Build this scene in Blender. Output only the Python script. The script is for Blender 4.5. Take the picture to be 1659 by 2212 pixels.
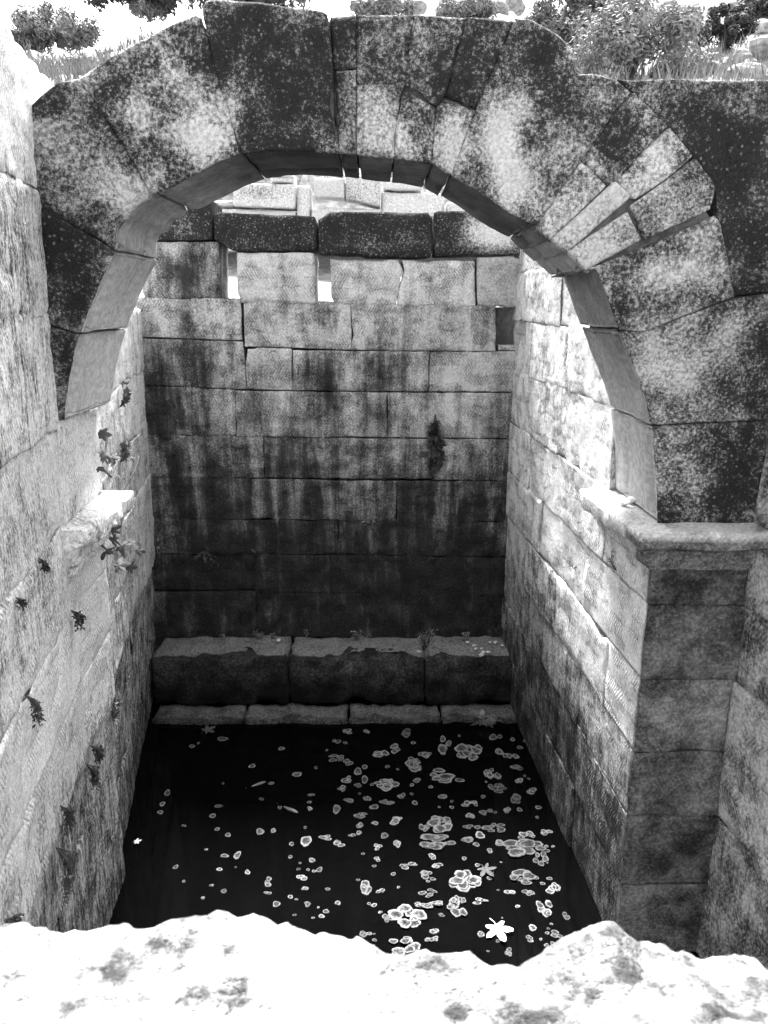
import bpy, math, random
import numpy as np
from mathutils import Vector

# ------------------------------------------------------------------ camera
for o in list(bpy.data.objects): bpy.data.objects.remove(o)
SC = bpy.context.scene
COL = SC.collection
R = math.radians
FPX, CX, CY = 1630.0, 829.5, 1106.0            # focal length and centre, in a 1659 x 2212 picture
PITCH, YAW = R(15.47), R(0.58)
cd = bpy.data.cameras.new('camera'); cam = bpy.data.objects.new('camera', cd); COL.objects.link(cam)
cam.rotation_euler = (R(90) - PITCH, 0, -YAW)
cd.sensor_fit = 'VERTICAL'; cd.sensor_height = 36; cd.lens = 36 * FPX / 2212
cd.clip_start = 0.02; cd.clip_end = 1000
cd.dof.use_dof = True; cd.dof.focus_distance = 5.0; cd.dof.aperture_fstop = 12.0
SC.camera = cam
# ------------------------------------------------------------------ light
SUN_EL, SUN_AZ = R(62), R(-9)                  # azimuth from +Y, negative = towards -X
wd = bpy.data.worlds.new('World'); SC.world = wd; wd.use_nodes = True
nt = wd.node_tree; nt.nodes.clear()
sky = nt.nodes.new('ShaderNodeTexSky'); sky.sky_type = 'NISHITA'; sky.sun_disc = False
sky.sun_elevation = SUN_EL; sky.sun_rotation = SUN_AZ; sky.dust_density = 3.0; sky.air_density = 1.0
bw = nt.nodes.new('ShaderNodeRGBToBW'); bg = nt.nodes.new('ShaderNodeBackground'); wo = nt.nodes.new('ShaderNodeOutputWorld')
nt.links.new(sky.outputs[0], bw.inputs[0]); nt.links.new(bw.outputs[0], bg.inputs[0]); nt.links.new(bg.outputs[0], wo.inputs[0])
bg.inputs[1].default_value = 0.15
sl = bpy.data.lights.new('sun', 'SUN'); sl.energy = 2.8; sl.angle = R(11); sl.color = (1, 1, 1)
sun = bpy.data.objects.new('sun', sl); COL.objects.link(sun)
sdir = Vector((math.sin(SUN_AZ) * math.cos(SUN_EL), math.cos(SUN_AZ) * math.cos(SUN_EL), math.sin(SUN_EL)))
sun.rotation_euler = sdir.to_track_quat('Z', 'Y').to_euler()
sun.location = (0, 5, 20)
SC.view_settings.view_transform = 'Standard'; SC.view_settings.look = 'None'
SC.view_settings.gamma = 1.0; SC.view_settings.use_curve_mapping = False
SC.view_settings.exposure = 2.75
SC.cycles.max_bounces = 4; SC.cycles.diffuse_bounces = 3; SC.cycles.glossy_bounces = 2
SC.render.resolution_x, SC.render.resolution_y = 768, 1024

# ------------------------------------------------------------------ pixel -> direction
A_F = np.array([math.sin(YAW) * math.cos(PITCH), math.cos(YAW) * math.cos(PITCH), -math.sin(PITCH)])
A_R = np.array([math.cos(YAW), -math.sin(YAW), 0.0])
A_U = np.array([math.sin(YAW) * math.sin(PITCH), math.cos(YAW) * math.sin(PITCH), math.cos(PITCH)])
def ray(x, y): return A_F * FPX + A_R * (x - CX) - A_U * (y - CY)
class Frame:
    """a wall plane: O + u U + v V + w N, N towards the open side"""
    def __init__(s, O, U, V):
        s.O, s.U, s.V = map(lambda a: np.array(a, float), (O, U, V))
        n = np.cross(s.U, s.V); s.N = n / np.linalg.norm(n)
        s.flip = False
        if s.N @ (-s.O) < 0: s.N = -s.N; s.flip = True
        s.M = np.linalg.inv(np.stack([s.U, s.V, s.N], 1))
    def px(s, x, y, w=0.0):
        d = ray(x, y); t = ((s.O + s.N * w) @ s.N) / (d @ s.N)
        q = s.M @ (d * t - s.O); return np.array([q[0], q[1]])
    def pix3(s, x, y, w=0.0):
        d = ray(x, y); return d * (((s.O + s.N * w) @ s.N) / (d @ s.N))
    def to3(s, uv, w=0.0):
        uv = np.asarray(uv, float)
        return s.O + uv[..., :1] * s.U + uv[..., 1:2] * s.V + (np.asarray(w, float)[..., None] if np.ndim(w) else w) * s.N
YA, YB, ZW = 3.40, 6.50, -3.50                  # arch face, rear wall face, water level
def XR(Y): return 1.32 - 0.05 * (Y - 3.4)
def XL(Y, z=0.0): return -1.42 - 0.17 * (Y - 3.4) + 0.03 * z
F_BACK = Frame((0, YB, 0), (1, 0, 0), (0, 0, 1))
F_ARCH = Frame((0, YA, 0), (1, 0, 0), (0, 0, 1))
F_RIGHT = Frame((XR(0), 0, 0), (-0.05, 1, 0), (0, 0, 1))
F_LEFT = Frame((XL(0), 0, 0), (-0.17, 1, 0), (0.03, 0, 1))
F_FLANK = Frame((1.78 + 0.176 * 3.4, 0, 0), (-0.176, 1, 0), (0, 0, 1))
F_REAR = Frame((0, 9.5, 0), (1, 0, 0), (0, 0, 1))
def on_z(x, y, z): d = ray(x, y); return d * (z / d[2])

# ------------------------------------------------------------------ noise (numpy)
def _h(ix, iy, iz):
    n = (ix.astype(np.int64) * 374761393 + iy.astype(np.int64) * 668265263 + iz.astype(np.int64) * 2147483647) & 0xffffffff
    n = ((n ^ (n >> 13)) * 1274126177) & 0xffffffff
    return ((n ^ (n >> 16)) & 0xffff) / 32767.5 - 1.0
def vnoise(p):
    i = np.floor(p); f = p - i; f = f * f * (3 - 2 * f); i = i.astype(np.int64); r = 0
    for dx in (0, 1):
        wx = f[:, 0] if dx else 1 - f[:, 0]
        for dy in (0, 1):
            wy = f[:, 1] if dy else 1 - f[:, 1]
            for dz in (0, 1):
                wz = f[:, 2] if dz else 1 - f[:, 2]
                r = r + wx * wy * wz * _h(i[:, 0] + dx, i[:, 1] + dy, i[:, 2] + dz)
    return r
def fbm(p, octs=3, gain=0.5):
    p = np.asarray(p, float); r = 0; a = 1.0
    for k in range(octs): r = r + a * vnoise(p * 2 ** k + 17.3 * k); a *= gain
    return r

# ------------------------------------------------------------------ materials
def M_new(name):
    m = bpy.data.materials.new(name); m.use_nodes = True; t = m.node_tree; t.nodes.clear()
    o = t.nodes.new('ShaderNodeOutputMaterial'); b = t.nodes.new('ShaderNodeBsdfPrincipled')
    t.links.new(b.outputs[0], o.inputs[0]); b.inputs['Roughness'].default_value = 0.9
    b.inputs['Specular IOR Level'].default_value = 0.2
    return m, t, b
class G:
    """small helper to write node graphs"""
    def __init__(s, t): s.t = t
    def _in(s, sock, v):
        if isinstance(v, (int, float)):
            if sock.type == 'RGBA': sock.default_value = (v, v, v, 1)
            elif sock.type == 'VECTOR': sock.default_value = (v, v, v)
            else: sock.default_value = v
        elif isinstance(v, tuple): sock.default_value = v
        else: s.t.links.new(v, sock)
    def m(s, op, a, b=0.0, c=None, clamp=False):
        n = s.t.nodes.new('ShaderNodeMath'); n.operation = op; n.use_clamp = clamp
        s._in(n.inputs[0], a); s._in(n.inputs[1], b)
        if c is not None: s._in(n.inputs[2], c)
        return n.outputs[0]
    def noise(s, vec, scale, detail=4, rough=0.6, dist=0.0):
        n = s.t.nodes.new('ShaderNodeTexNoise'); s._in(n.inputs['Vector'], vec); n.inputs['Scale'].default_value = scale
        n.inputs['Detail'].default_value = detail; n.inputs['Roughness'].default_value = rough; n.inputs['Distortion'].default_value = dist
        return n.outputs[0]
    def voro(s, vec, scale, feat='F1', out='Distance'):
        n = s.t.nodes.new('ShaderNodeTexVoronoi'); n.feature = feat; s._in(n.inputs['Vector'], vec); n.inputs['Scale'].default_value = scale
        return n.outputs[out]
    def ss(s, v, a, b, lo=0.0, hi=1.0):
        n = s.t.nodes.new('ShaderNodeMapRange'); n.interpolation_type = 'SMOOTHSTEP'; s._in(n.inputs[0], v)
        n.inputs[1].default_value = a; n.inputs[2].default_value = b; n.inputs[3].default_value = lo; n.inputs[4].default_value = hi
        return n.outputs[0]
    def mix(s, f, a, b):
        n = s.t.nodes.new('ShaderNodeMix'); n.data_type = 'FLOAT'; s._in(n.inputs[0], f); s._in(n.inputs[2], a); s._in(n.inputs[3], b)
        return n.outputs[0]
    def attr(s, name, vec=False):
        n = s.t.nodes.new('ShaderNodeAttribute'); n.attribute_name = name
        return n.outputs['Vector'] if vec else n.outputs['Fac']
    def sep(s, v):
        n = s.t.nodes.new('ShaderNodeSeparateXYZ'); s._in(n.inputs[0], v); return n.outputs
    def comb(s, x, y, z=0.0):
        n = s.t.nodes.new('ShaderNodeCombineXYZ'); s._in(n.inputs[0], x); s._in(n.inputs[1], y); s._in(n.inputs[2], z); return n.outputs[0]
    def pos(s): return s.t.nodes.new('ShaderNodeNewGeometry').outputs['Position']
    def rnd(s): return s.t.nodes.new('ShaderNodeObjectInfo').outputs['Random']
    def bump(s, h, strength, dist=0.01):
        n = s.t.nodes.new('ShaderNodeBump'); n.inputs['Strength'].default_value = strength; n.inputs['Distance'].default_value = dist
        s._in(n.inputs['Height'], h); return n.outputs[0]

def stone(name, pale=0.62, dark=0.05, k1=0.5, k2=0.9, k3=0.3, speck=26, spots=0.5, chisel=0.0, pits=0.5, soft=0.14, bstr=0.7, streak_u=20.0):
    """limestone: pale body, dark lichen and painted shade where the 'lich' attribute and the noise say so, darkened for wet stone and painted shade where 'damp'"""
    m, t, b = M_new(name); g = G(t); p = g.pos(); uvm = g.attr('uvm', True); u, v, w = g.sep(uvm)[:3]
    lich_shade, damp_shade = g.attr('lich_shade'), g.attr('damp_shade')
    n1 = g.noise(p, 6.0, 4, 0.62, 0.2); n2 = g.noise(p, speck, 4, 0.75); n3 = g.noise(p, speck * 3.7, 2, 0.7)
    mm = g.m('MULTIPLY_ADD', g.m('SUBTRACT', n1, 0.5), k1, lich_shade)
    mm = g.m('MULTIPLY_ADD', g.m('SUBTRACT', n2, 0.5), k2, mm)
    if k3:
        st = g.noise(g.comb(g.m('MULTIPLY', u, streak_u), g.m('MULTIPLY', v, streak_u * 0.11), w), 1.0, 4, 0.7, 0.4)
        mm = g.m('MULTIPLY_ADD', g.m('SUBTRACT', st, 0.5), k3, mm)
    mm = g.m('MULTIPLY_ADD', g.m('SUBTRACT', n3, 0.5), 0.7, mm)
    mask = g.ss(mm, 0.5 - soft, 0.5 + soft)
    gr = g.ss(n3, 0.34, 0.66); mid = g.ss(n2, 0.36, 0.62)
    body = g.m('MULTIPLY', pale, g.m('ADD', 0.36, g.m('ADD', g.m('MULTIPLY', n1, 0.45), g.m('ADD', g.m('MULTIPLY', gr, 0.26), g.m('MULTIPLY', g.m('SUBTRACT', 1.0, mid), 0.28)))))
    body = g.m('MULTIPLY', body, g.m('ADD', 0.88, g.m('MULTIPLY', g.rnd(), 0.2)))
    dk = g.m('MULTIPLY', dark, g.m('ADD', 0.25, g.m('ADD', g.m('MULTIPLY', gr, 0.9), g.m('MULTIPLY', mid, 0.9))))
    col = g.mix(mask, body, dk)
    if spots:
        sp = g.ss(g.m('ADD', g.voro(p, 38.0), g.m('MULTIPLY', g.m('SUBTRACT', n3, 0.5), 0.5)), 0.30, 0.12)
        sp = g.m('MULTIPLY', g.m('MULTIPLY', sp, g.ss(n2, 0.45, 0.58)), spots)
        col = g.mix(sp, col, g.m('MULTIPLY', pale, 0.6))
    if chisel:
        wv = g.noise(p, 7.0, 2)
        vv = g.m('ADD', g.m('DIVIDE', v, 0.088), g.m('MULTIPLY', wv, 1.5))
        band = g.m('FLOOR', vv); fr = g.m('FRACT', vv)
        sgn = g.m('SUBTRACT', g.m('MULTIPLY', g.m('MODULO', g.m('ABSOLUTE', band), 2.0), 2.0), 1.0)
        s_ = g.m('ADD', u, g.m('MULTIPLY', g.m('MULTIPLY', v, 0.6), sgn))
        stroke = g.m('SINE', g.m('ADD', g.m('MULTIPLY', s_, 260.0), g.m('MULTIPLY', n2, 9.0)))
        amp = g.ss(n1, 0.40, 0.62)
        ridge = g.ss(fr, 0.0, 0.3)
        c1 = g.m('MULTIPLY', stroke, amp)
        chz = g.m('ADD', g.m('MULTIPLY', c1, 0.42 * chisel), g.m('MULTIPLY', g.m('MULTIPLY', g.m('SUBTRACT', ridge, fr), amp), 0.8 * chisel))
        groove_dirt_shade = g.m('MULTIPLY', g.m('ADD', g.m('MULTIPLY', g.ss(c1, 0.1, -0.8), 0.42), g.m('MULTIPLY', g.m('MULTIPLY', g.ss(fr, 0.14, 0.0), amp), 0.4)), chisel, clamp=True)  # tool grooves darkened: dirt, plus groove shade painted in where light is flat
        col = g.mix(groove_dirt_shade, col, g.m('MULTIPLY', col, 0.25))
    wet = g.m('MULTIPLY', damp_shade, g.m('ADD', 0.55, g.m('MULTIPLY', n1, 0.9)), clamp=True)  # darkening for wet stone and for shade painted by some fields
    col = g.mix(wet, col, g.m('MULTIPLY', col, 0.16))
    cb = t.nodes.new('ShaderNodeCombineColor')
    for i in range(3): t.links.new(col, cb.inputs[i])
    t.links.new(cb.outputs[0], b.inputs['Base Color'])
    h = g.m('ADD', g.m('MULTIPLY', n2, 0.9), g.m('MULTIPLY', n3, 0.6))
    if pits:
        pit = g.m('MULTIPLY', g.ss(g.m('ADD', g.voro(p, 24.0), g.m('MULTIPLY', n2, 0.25)), 0.34, 0.18), pits)
        h = g.m('SUBTRACT', h, g.m('MULTIPLY', pit, 0.9))
    if chisel: h = g.m('ADD', h, chz)
    t.links.new(g.bump(h, bstr, 0.012), b.inputs['Normal'])
    return m
MT = {}
MT['arch'] = stone('lichened_limestone', pale=0.74, dark=0.015, k1=1.05, k2=1.15, k3=0.0, speck=66, spots=0.45, pits=0.6, soft=0.28, bstr=1.0)
MT['cap'] = stone('spotted_limestone', pale=0.68, dark=0.015, k1=0.4, k2=1.1, k3=0.0, speck=52, spots=0.7, pits=0.6, soft=0.25, bstr=1.0)
MT['wall'] = stone('tooled_limestone', pale=0.86, dark=0.032, k1=0.5, k2=0.7, k3=1.15, speck=66, spots=0.15, chisel=1.2, pits=0.5, soft=0.34, streak_u=6, bstr=1.0)
MT['side'] = stone('streaked_limestone', pale=1.0, dark=0.035, k1=0.55, k2=0.95, k3=1.2, speck=50, spots=0.0, chisel=0.8, pits=0.35, soft=0.25, streak_u=34, bstr=1.0)
MT['tooled'] = stone('bright_tooled_limestone', pale=1.0, dark=0.03, k1=0.6, k2=0.8, k3=0.7, speck=50, spots=0.0, chisel=1.3, pits=0.35, soft=0.3, streak_u=26, bstr=1.0)
MT['pier'] = stone('rubbed_limestone', pale=0.74, dark=0.016, k1=0.8, k2=0.6, k3=0.0, speck=56, spots=0.1, chisel=0.5, pits=0.4, soft=0.42, bstr=1.0)
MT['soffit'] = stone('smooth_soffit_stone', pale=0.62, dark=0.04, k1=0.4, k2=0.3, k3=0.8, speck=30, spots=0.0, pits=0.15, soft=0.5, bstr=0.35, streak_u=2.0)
MT['bench'] = stone('pitted_limestone', pale=0.40, dark=0.016, k1=0.5, k2=0.9, k3=0.0, speck=50, spots=0.15, pits=1.3, soft=0.3, bstr=1.0)
MT['coping'] = stone('bleached_limestone', pale=0.42, dark=0.02, k1=0.7, k2=1.2, k3=0.0, speck=34, spots=0.0, pits=0.5, soft=0.34, bstr=1.0)
MT['core'] = stone('rubble_fill', pale=0.15, dark=0.03, pits=0.8)
def plain(name, lo, hi, scale=12, rough=0.85, spec=0.2, bstr=0.3, transl=0.0):
    m, t, b = M_new(name); g = G(t); p = g.pos(); n = g.noise(p, scale, 5, 0.65)
    f = g.m('ADD', g.m('MULTIPLY', g.ss(n, 0.3, 0.7), 0.75), g.m('MULTIPLY', g.rnd(), 0.25))
    col = g.mix(f, lo, hi); cb = t.nodes.new('ShaderNodeCombineColor')
    for i in range(3): t.links.new(col, cb.inputs[i])
    t.links.new(cb.outputs[0], b.inputs['Base Color']); b.inputs['Roughness'].default_value = rough; b.inputs['Specular IOR Level'].default_value = spec
    if bstr: t.links.new(g.bump(n, bstr, 0.01), b.inputs['Normal'])
    return m
MT['ground'] = plain('dry_stony_ground', 0.05, 0.32, 9.0, bstr=0.8)
MT['grass'] = plain('dry_grass', 0.08, 0.36, 5.0, bstr=0)
MT['leaf_dark'] = plain('dark_foliage', 0.03, 0.09, 6.0, 0.7, bstr=0)
MT['leaf_mid'] = plain('grey_green_foliage', 0.08, 0.2, 4.0, 0.7, bstr=0)
MT['leaf_pale'] = plain('pale_foliage', 0.12, 0.34, 4.0, 0.7, bstr=0)
MT['fig'] = plain('fig_leaf_surface', 0.025, 0.10, 18.0, 0.6, bstr=0.2)
MT['figpale'] = plain('faded_leaf_surface', 0.6, 0.85, 20.0, 0.7, bstr=0.2)
MT['stem'] = plain('woody_stem', 0.04, 0.10, 30.0)
MT['bark'] = plain('bark', 0.05, 0.13, 14.0)
MT['pebble'] = plain('pebble_stone', 0.45, 0.7, 20.0)
MT['rock'] = plain('pale_rock', 0.12, 0.42, 7.0, bstr=0.8)
MT['fish'] = plain('fish_skin', 0.06, 0.16, 30.0, 0.35, 0.5)
MT['mud'] = plain('pool_mud', 0.01, 0.03, 6.0)
m, t, b = M_new('dark_water'); g = G(t); b.inputs['Base Color'].default_value = (0.0015, 0.0015, 0.0015, 1)
b.inputs['Roughness'].default_value = 0.05; b.inputs['Specular IOR Level'].default_value = 0.12
t.links.new(g.bump(g.noise(g.pos(), 5.0, 3), 0.03, 0.01), b.inputs['Normal']); MT['water'] = m
m, t, b = M_new('floating_scum'); g = G(t); p = g.pos(); rim = g.attr('rim')
n = g.noise(p, 75.0, 4, 0.75); n2 = g.noise(p, 22.0, 4, 0.6)
f = g.ss(g.m('ADD', g.m('MULTIPLY', rim, 0.33), g.m('ADD', g.m('MULTIPLY', n, 0.9), g.m('MULTIPLY', n2, 0.6))), 0.68, 1.2)
col = g.mix(f, 0.012, g.m('ADD', 0.12, g.m('MULTIPLY', g.rnd(), 0.18))); cb = t.nodes.new('ShaderNodeCombineColor')
for i in range(3): t.links.new(col, cb.inputs[i])
t.links.new(cb.outputs[0], b.inputs['Base Color']); t.links.new(g.bump(n, 0.8, 0.006), b.inputs['Normal']); MT['scum'] = m

# ------------------------------------------------------------------ objects
def tag(o, label=None, cat=None, group=None, kind=None):
    for k, v_ in (('label', label), ('category', cat), ('group', group), ('kind', kind)):
        if v_: o[k] = v_
    return o
def thing(name, label, cat, loc=(0, 0, 0), group=None):
    o = bpy.data.objects.new(name, None); o.empty_display_size = 0.1; o.location = loc; COL.objects.link(o)
    return tag(o, label, cat, group)
def link(name, me, mat, parent=None, loc=None):
    o = bpy.data.objects.new(name, me); COL.objects.link(o)
    if mat and not me.materials: me.materials.append(mat)
    if loc is not None: o.location = loc
    if parent is not None:
        o.parent = parent
        if loc is not None: o.location = Vector(loc) - parent.location
    return o
def mesh(verts, faces, smooth=True, attrs=None):
    me = bpy.data.meshes.new('mesh'); me.from_pydata([tuple(v_) for v_ in verts], [], faces)
    if attrs:
        for k, a in attrs.items():
            a = np.asarray(a, np.float32)
            if a.ndim == 2: me.attributes.new(k, 'FLOAT_VECTOR', 'POINT').data.foreach_set('vector', a.ravel())
            else: me.attributes.new(k, 'FLOAT', 'POINT').data.foreach_set('value', a.ravel())
    if smooth: me.polygons.foreach_set('use_smooth', [True] * len(me.polygons))
    me.update(); return me
class Field:
    """where lichen and damp (stains and painted shade) lie on a wall: base value plus soft blobs given as photo spots on that wall's plane"""
    def __init__(s, frame, lich_shade=0.5, damp_shade=0.0, blobs=(), damp_shades=(), bands=()):
        s.l, s.d, s.bands = lich_shade, damp_shade, bands
        s.B = [s._b(frame, *q) for q in blobs]; s.D = [s._b(frame, *q) for q in damp_shades]
    def _b(s, fr, x, y, rx, ry, a):
        c = fr.px(x, y); e = fr.px(x + rx, y); f = fr.px(x, y + ry)
        return c, max(0.03, abs(e[0] - c[0])), max(0.03, abs(f[1] - c[1])), a
    def __call__(s, u, v, w):
        l = np.full(len(u), s.l, float); d = np.full(len(u), s.d, float)
        for acc, L in ((l, s.B), (d, s.D)):
            for c, ru, rv, a in L:
                q = ((u - c[0]) / ru) ** 2 + ((v - c[1]) / rv) ** 2; acc += a * np.exp(-q)
        for z0, z1, dl, dd in s.bands:                 # below level z0, full at z1
            k = np.clip((z0 - v) / (z0 - z1), 0, 1); l += dl * k; d += dd * k
        return l, np.clip(d, 0, 1)
def resample(pts, ts):
    pts = np.asarray(pts, float); L = np.concatenate([[0], np.cumsum(np.linalg.norm(np.diff(pts, axis=0), axis=1))]); s = np.asarray(ts) * L[-1]
    return np.stack([np.interp(s, L, pts[:, 0]), np.interp(s, L, pts[:, 1])], 1)
SEED = [1]
def block(parent, fr, poly, depth, mat, field, name='block', gap=0.004, r=0.012, rough=0.004, chip=1.0, res=0.022, dvec=None,
          dl=0.0, dd=0.0, push=0.0, prof=None, sidefield=None, pillow=0.0, wob=0.004, corners=None, label=None, sidemat=None):
    """one dressed stone: outline on the wall plane (top-left, then clockwise as seen), worn edges, real thickness"""
    SEED[0] += 1; sd = SEED[0] * 7.31
    P = np.asarray(poly, float); n = len(P)
    area = sum(P[i][0] * P[(i + 1) % n][1] - P[(i + 1) % n][0] * P[i][1] for i in range(n))
    if area < 0: P = P[::-1]                          # counter-clockwise in (u, v)
    if corners is not None:
        ci = sorted(int(np.argmin(np.linalg.norm(P - np.asarray(c), axis=1))) for c in corners)
    elif n == 4: ci = [0, 1, 2, 3]
    else:
        turn = []
        for i in range(n):
            a = P[i] - P[i - 1]; c = P[(i + 1) % n] - P[i]
            turn.append(math.atan2(a[0] * c[1] - a[1] * c[0], a @ c))
        ci = sorted(np.argsort(turn)[-4:])
    sides = []
    for k in range(4):
        i, j = ci[k], ci[(k + 1) % 4]; seq = [P[i]]
        while i != j: i = (i + 1) % n; seq.append(P[i])
        sides.append(np.array(seq))
    ln = [np.linalg.norm(np.diff(s, axis=0), axis=1).sum() for s in sides]
    LU, LV = max(ln[0], ln[2]), max(ln[1], ln[3])
    def ticks(L):
        e = [0, 0.35 * r, r, 2.2 * r]; k = max(2, int((L - 4.4 * r) / res)); mid = np.linspace(2.2 * r, L - 2.2 * r, k + 1)
        a = np.concatenate([e[:3], mid, [L - r, L - 0.35 * r, L]]) / L
        return np.clip(a, 0, 1)
    tu, tv = ticks(LU), ticks(LV); NU, NV = len(tu), len(tv)
    b0 = resample(sides[0], tu); b1 = resample(sides[1], tv); b2 = resample(sides[2][::-1], tu); b3 = resample(sides[3][::-1], tv)
    loop = np.concatenate([b0[:-1], b1[:-1], b2[::-1][:-1], b3[::-1][:-1]])
    d = np.roll(loop, -1, 0) - np.roll(loop, 1, 0); nn = np.stack([-d[:, 1], d[:, 0]], 1); nn /= np.linalg.norm(nn, axis=1)[:, None] + 1e-9
    q = np.concatenate([loop * 9, np.full((len(loop), 1), sd)], 1)
    sh = gap + wob * (fbm(q, 3) + 0.4) + chip * 0.03 * np.clip(fbm(q * 0.55 + 5.1, 2) - 0.62, 0, 1)
    cidx = [0, NU - 1, NU + NV - 2, 2 * NU + NV - 3]
    for c in cidx: sh[c] += chip * 0.008 * (1 + vnoise(np.array([[sd, c * 1.7, 3.3]]))[0])
    loop = loop + nn * np.maximum(sh, min(gap, 0.001))[:, None]
    b0 = loop[0:NU]; b1 = loop[NU - 1:NU + NV - 1]; b2 = loop[NU + NV - 2:2 * NU + NV - 2][::-1]
    b3 = np.concatenate([loop[2 * NU + NV - 3:], loop[:1]])[::-1]
    T, S = np.meshgrid(tu, tv)                         # rows: v
    uv = ((1 - S)[..., None] * b0[None] + S[..., None] * b2[None] + (1 - T)[..., None] * b3[:, None] + T[..., None] * b1[:, None]
          - ((1 - T) * (1 - S))[..., None] * b0[0] - (T * (1 - S))[..., None] * b0[-1] - ((1 - T) * S)[..., None] * b2[0] - (T * S)[..., None] * b2[-1])
    du = np.minimum(T, 1 - T) * LU; dv = np.minimum(S, 1 - S) * LV; de = np.minimum(du, dv).ravel()
    uv = uv.reshape(-1, 2)
    q3 = np.concatenate([uv, np.full((len(uv), 1), sd)], 1)
    rl = r * (1 + chip * 1.6 * np.clip(fbm(q3 * 5, 2) + 0.1, 0, 1.2))
    k = np.clip(1 - de / rl, 0, 1); w = -rl * (1 - np.sqrt(np.clip(1 - k * k, 0, 1)))
    w += rough * fbm(q3 * 7, 3) + rough * 0.5 * fbm(q3 * 26, 2) + push
    if pillow: w -= pillow * np.exp(-de / (0.35 * min(LU, LV)))
    D = np.array(dvec, float) if dvec is not None else -fr.N * depth
    front = fr.to3(uv, w)
    bidx = np.concatenate([np.arange(NU - 1), np.arange(NV - 1) * NU + NU - 1, (NV - 1) * NU + np.arange(NU - 1, 0, -1), np.arange(NV - 1, 0, -1) * NU])
    dl_ = np.linalg.norm(D); ks = [0.03, 0.06]
    step = 0.05 if (prof is not None or sidefield is not None) else 0.12
    ks += list(np.linspace(0.06, dl_, max(2, int(dl_ / step)) + 1)[1:]); ks = np.array(ks) / dl_
    if prof is not None: ks = np.unique(np.concatenate([ks, np.array([a for a, _ in prof])]))
    ks = ks[ks > 0.02]
    verts = [front]; UVM = [np.concatenate([uv, w[:, None]], 1)]
    inward = fr.U * nn[:, :1] + fr.V * nn[:, 1:]
    nb = len(bidx); sid = np.zeros(nb, int); sid[NU - 1:NU + NV - 2] = 1; sid[NU + NV - 2:2 * NU + NV - 3] = 2; sid[2 * NU + NV - 3:] = 3
    low = None
    if prof is not None:
        low = prof_side(P, sides)
    wb = w[bidx]
    for i, kk in enumerate(ks):
        base = fr.to3(loop, 0.0) + D * kk + fr.N * (np.minimum(wb, 0) * max(0, 1 - kk * dl_ / 0.12))[:, None]
        qq = base * 8 + sd; off = rough * 0.9 * fbm(qq, 3)
        if prof is not None: off = off + np.where(sid == low, np.interp(kk, [a for a, _ in prof], [c for _, c in prof]), 0)
        base = base + inward * off[:, None]; verts.append(base)
        uu = np.where((sid == 1) | (sid == 3), loop[:, 0] + kk * dl_, loop[:, 0]); vv = np.where((sid == 0) | (sid == 2), loop[:, 1] + kk * dl_, loop[:, 1])
        UVM.append(np.stack([uu, vv, np.full(nb, -kk * dl_)], 1))
    V = np.concatenate(verts); UV3 = np.concatenate(UVM)
    faces = []
    for j in range(NV - 1):
        for i in range(NU - 1):
            a = j * NU + i; faces.append((a, a + 1, a + NU + 1, a + NU))
    n0 = NU * NV; prev = bidx
    for i in range(len(ks)):
        cur = n0 + i * nb + np.arange(nb)
        for j in range(nb):
            j2 = (j + 1) % nb; faces.append((int(prev[j2]), int(prev[j]), int(cur[j]), int(cur[j2])))
        prev = cur
    faces.append(tuple(int(c) for c in prev[::-1]))
    if fr.flip: faces = [f[::-1] for f in faces]
    l, dm = field(V @ np.zeros(3) + UV3[:, 0], UV3[:, 1], UV3[:, 2])
    if sidefield is not None:
        sl_, sd_ = sidefield(*((V[n0:, 0], V[n0:, 2]) if prof is not None else (UV3[n0:, 0], UV3[n0:, 1])), UV3[n0:, 2]); l[n0:] = sl_; dm[n0:] = sd_
    l = l + dl; dm = np.clip(dm + dd, 0, 1)
    c = V.mean(0)
    me = mesh(V - c, faces, True, {'uvm': UV3, 'lich_shade': l, 'damp_shade': dm})
    me.materials.append(mat)
    if prof is not None or sidemat is not None:
        me.materials.append(sidemat or MT['soffit']); nf = (NU - 1) * (NV - 1); mi = np.zeros(len(faces), np.int32); mi[nf + nb:] = 1
        me.polygons.foreach_set('material_index', mi)
    o = link(name, me, None, parent, c)
    if label: o['label'] = label
    return o
def prof_side(P, sides):
    """which of the four sides of a voussoir is the soffit: nearest the arch centre"""
    C = np.array([-0.08, -0.85]); return int(np.argmin([np.linalg.norm(s.mean(0) - C) for s in sides]))
def pxs(fr, pts): return [fr.px(x, y) for x, y in pts]

# ================================================================== GROUND, WATER
def ground_h(X, Y):
    X = np.asarray(X, float); Y = np.asarray(Y, float)
    side = np.interp(Y, [0.2, 2.2, 7], [-1.55, 0.25, 0.0])
    side = side + np.where(Y < 7, np.clip((np.abs(X) - 3) * 0.25, 0, 3), 0)
    far = np.interp(Y, [7, 9.3, 9.9, 11, 34, 48, 90], [0, 0.35, 0.5, 1.9, 10.4, 13.2, 16])
    tilt = np.clip(X, -25, 40) * 0.055 * np.clip((Y - 9) / 14, 0, 1.6)
    h = np.where(Y < 7, side, far + tilt)
    p = np.stack([X.ravel() * 0.35, Y.ravel() * 0.35, X.ravel() * 0], 1)
    n = fbm(p, 4, 0.55).reshape(X.shape)
    return h + n * np.interp(Y, [6, 9, 12, 30], [0.02, 0.08, 0.28, 0.7])
def ground_hit(x, y):
    d = ray(x, y); d = d / np.linalg.norm(d); s = np.arange(6.8, 90, 0.06); p = s[:, None] * d
    k = np.nonzero(p[:, 2] < ground_h(p[:, 0], p[:, 1]))[0]
    return p[k[0]] if len(k) else d * 40
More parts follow.
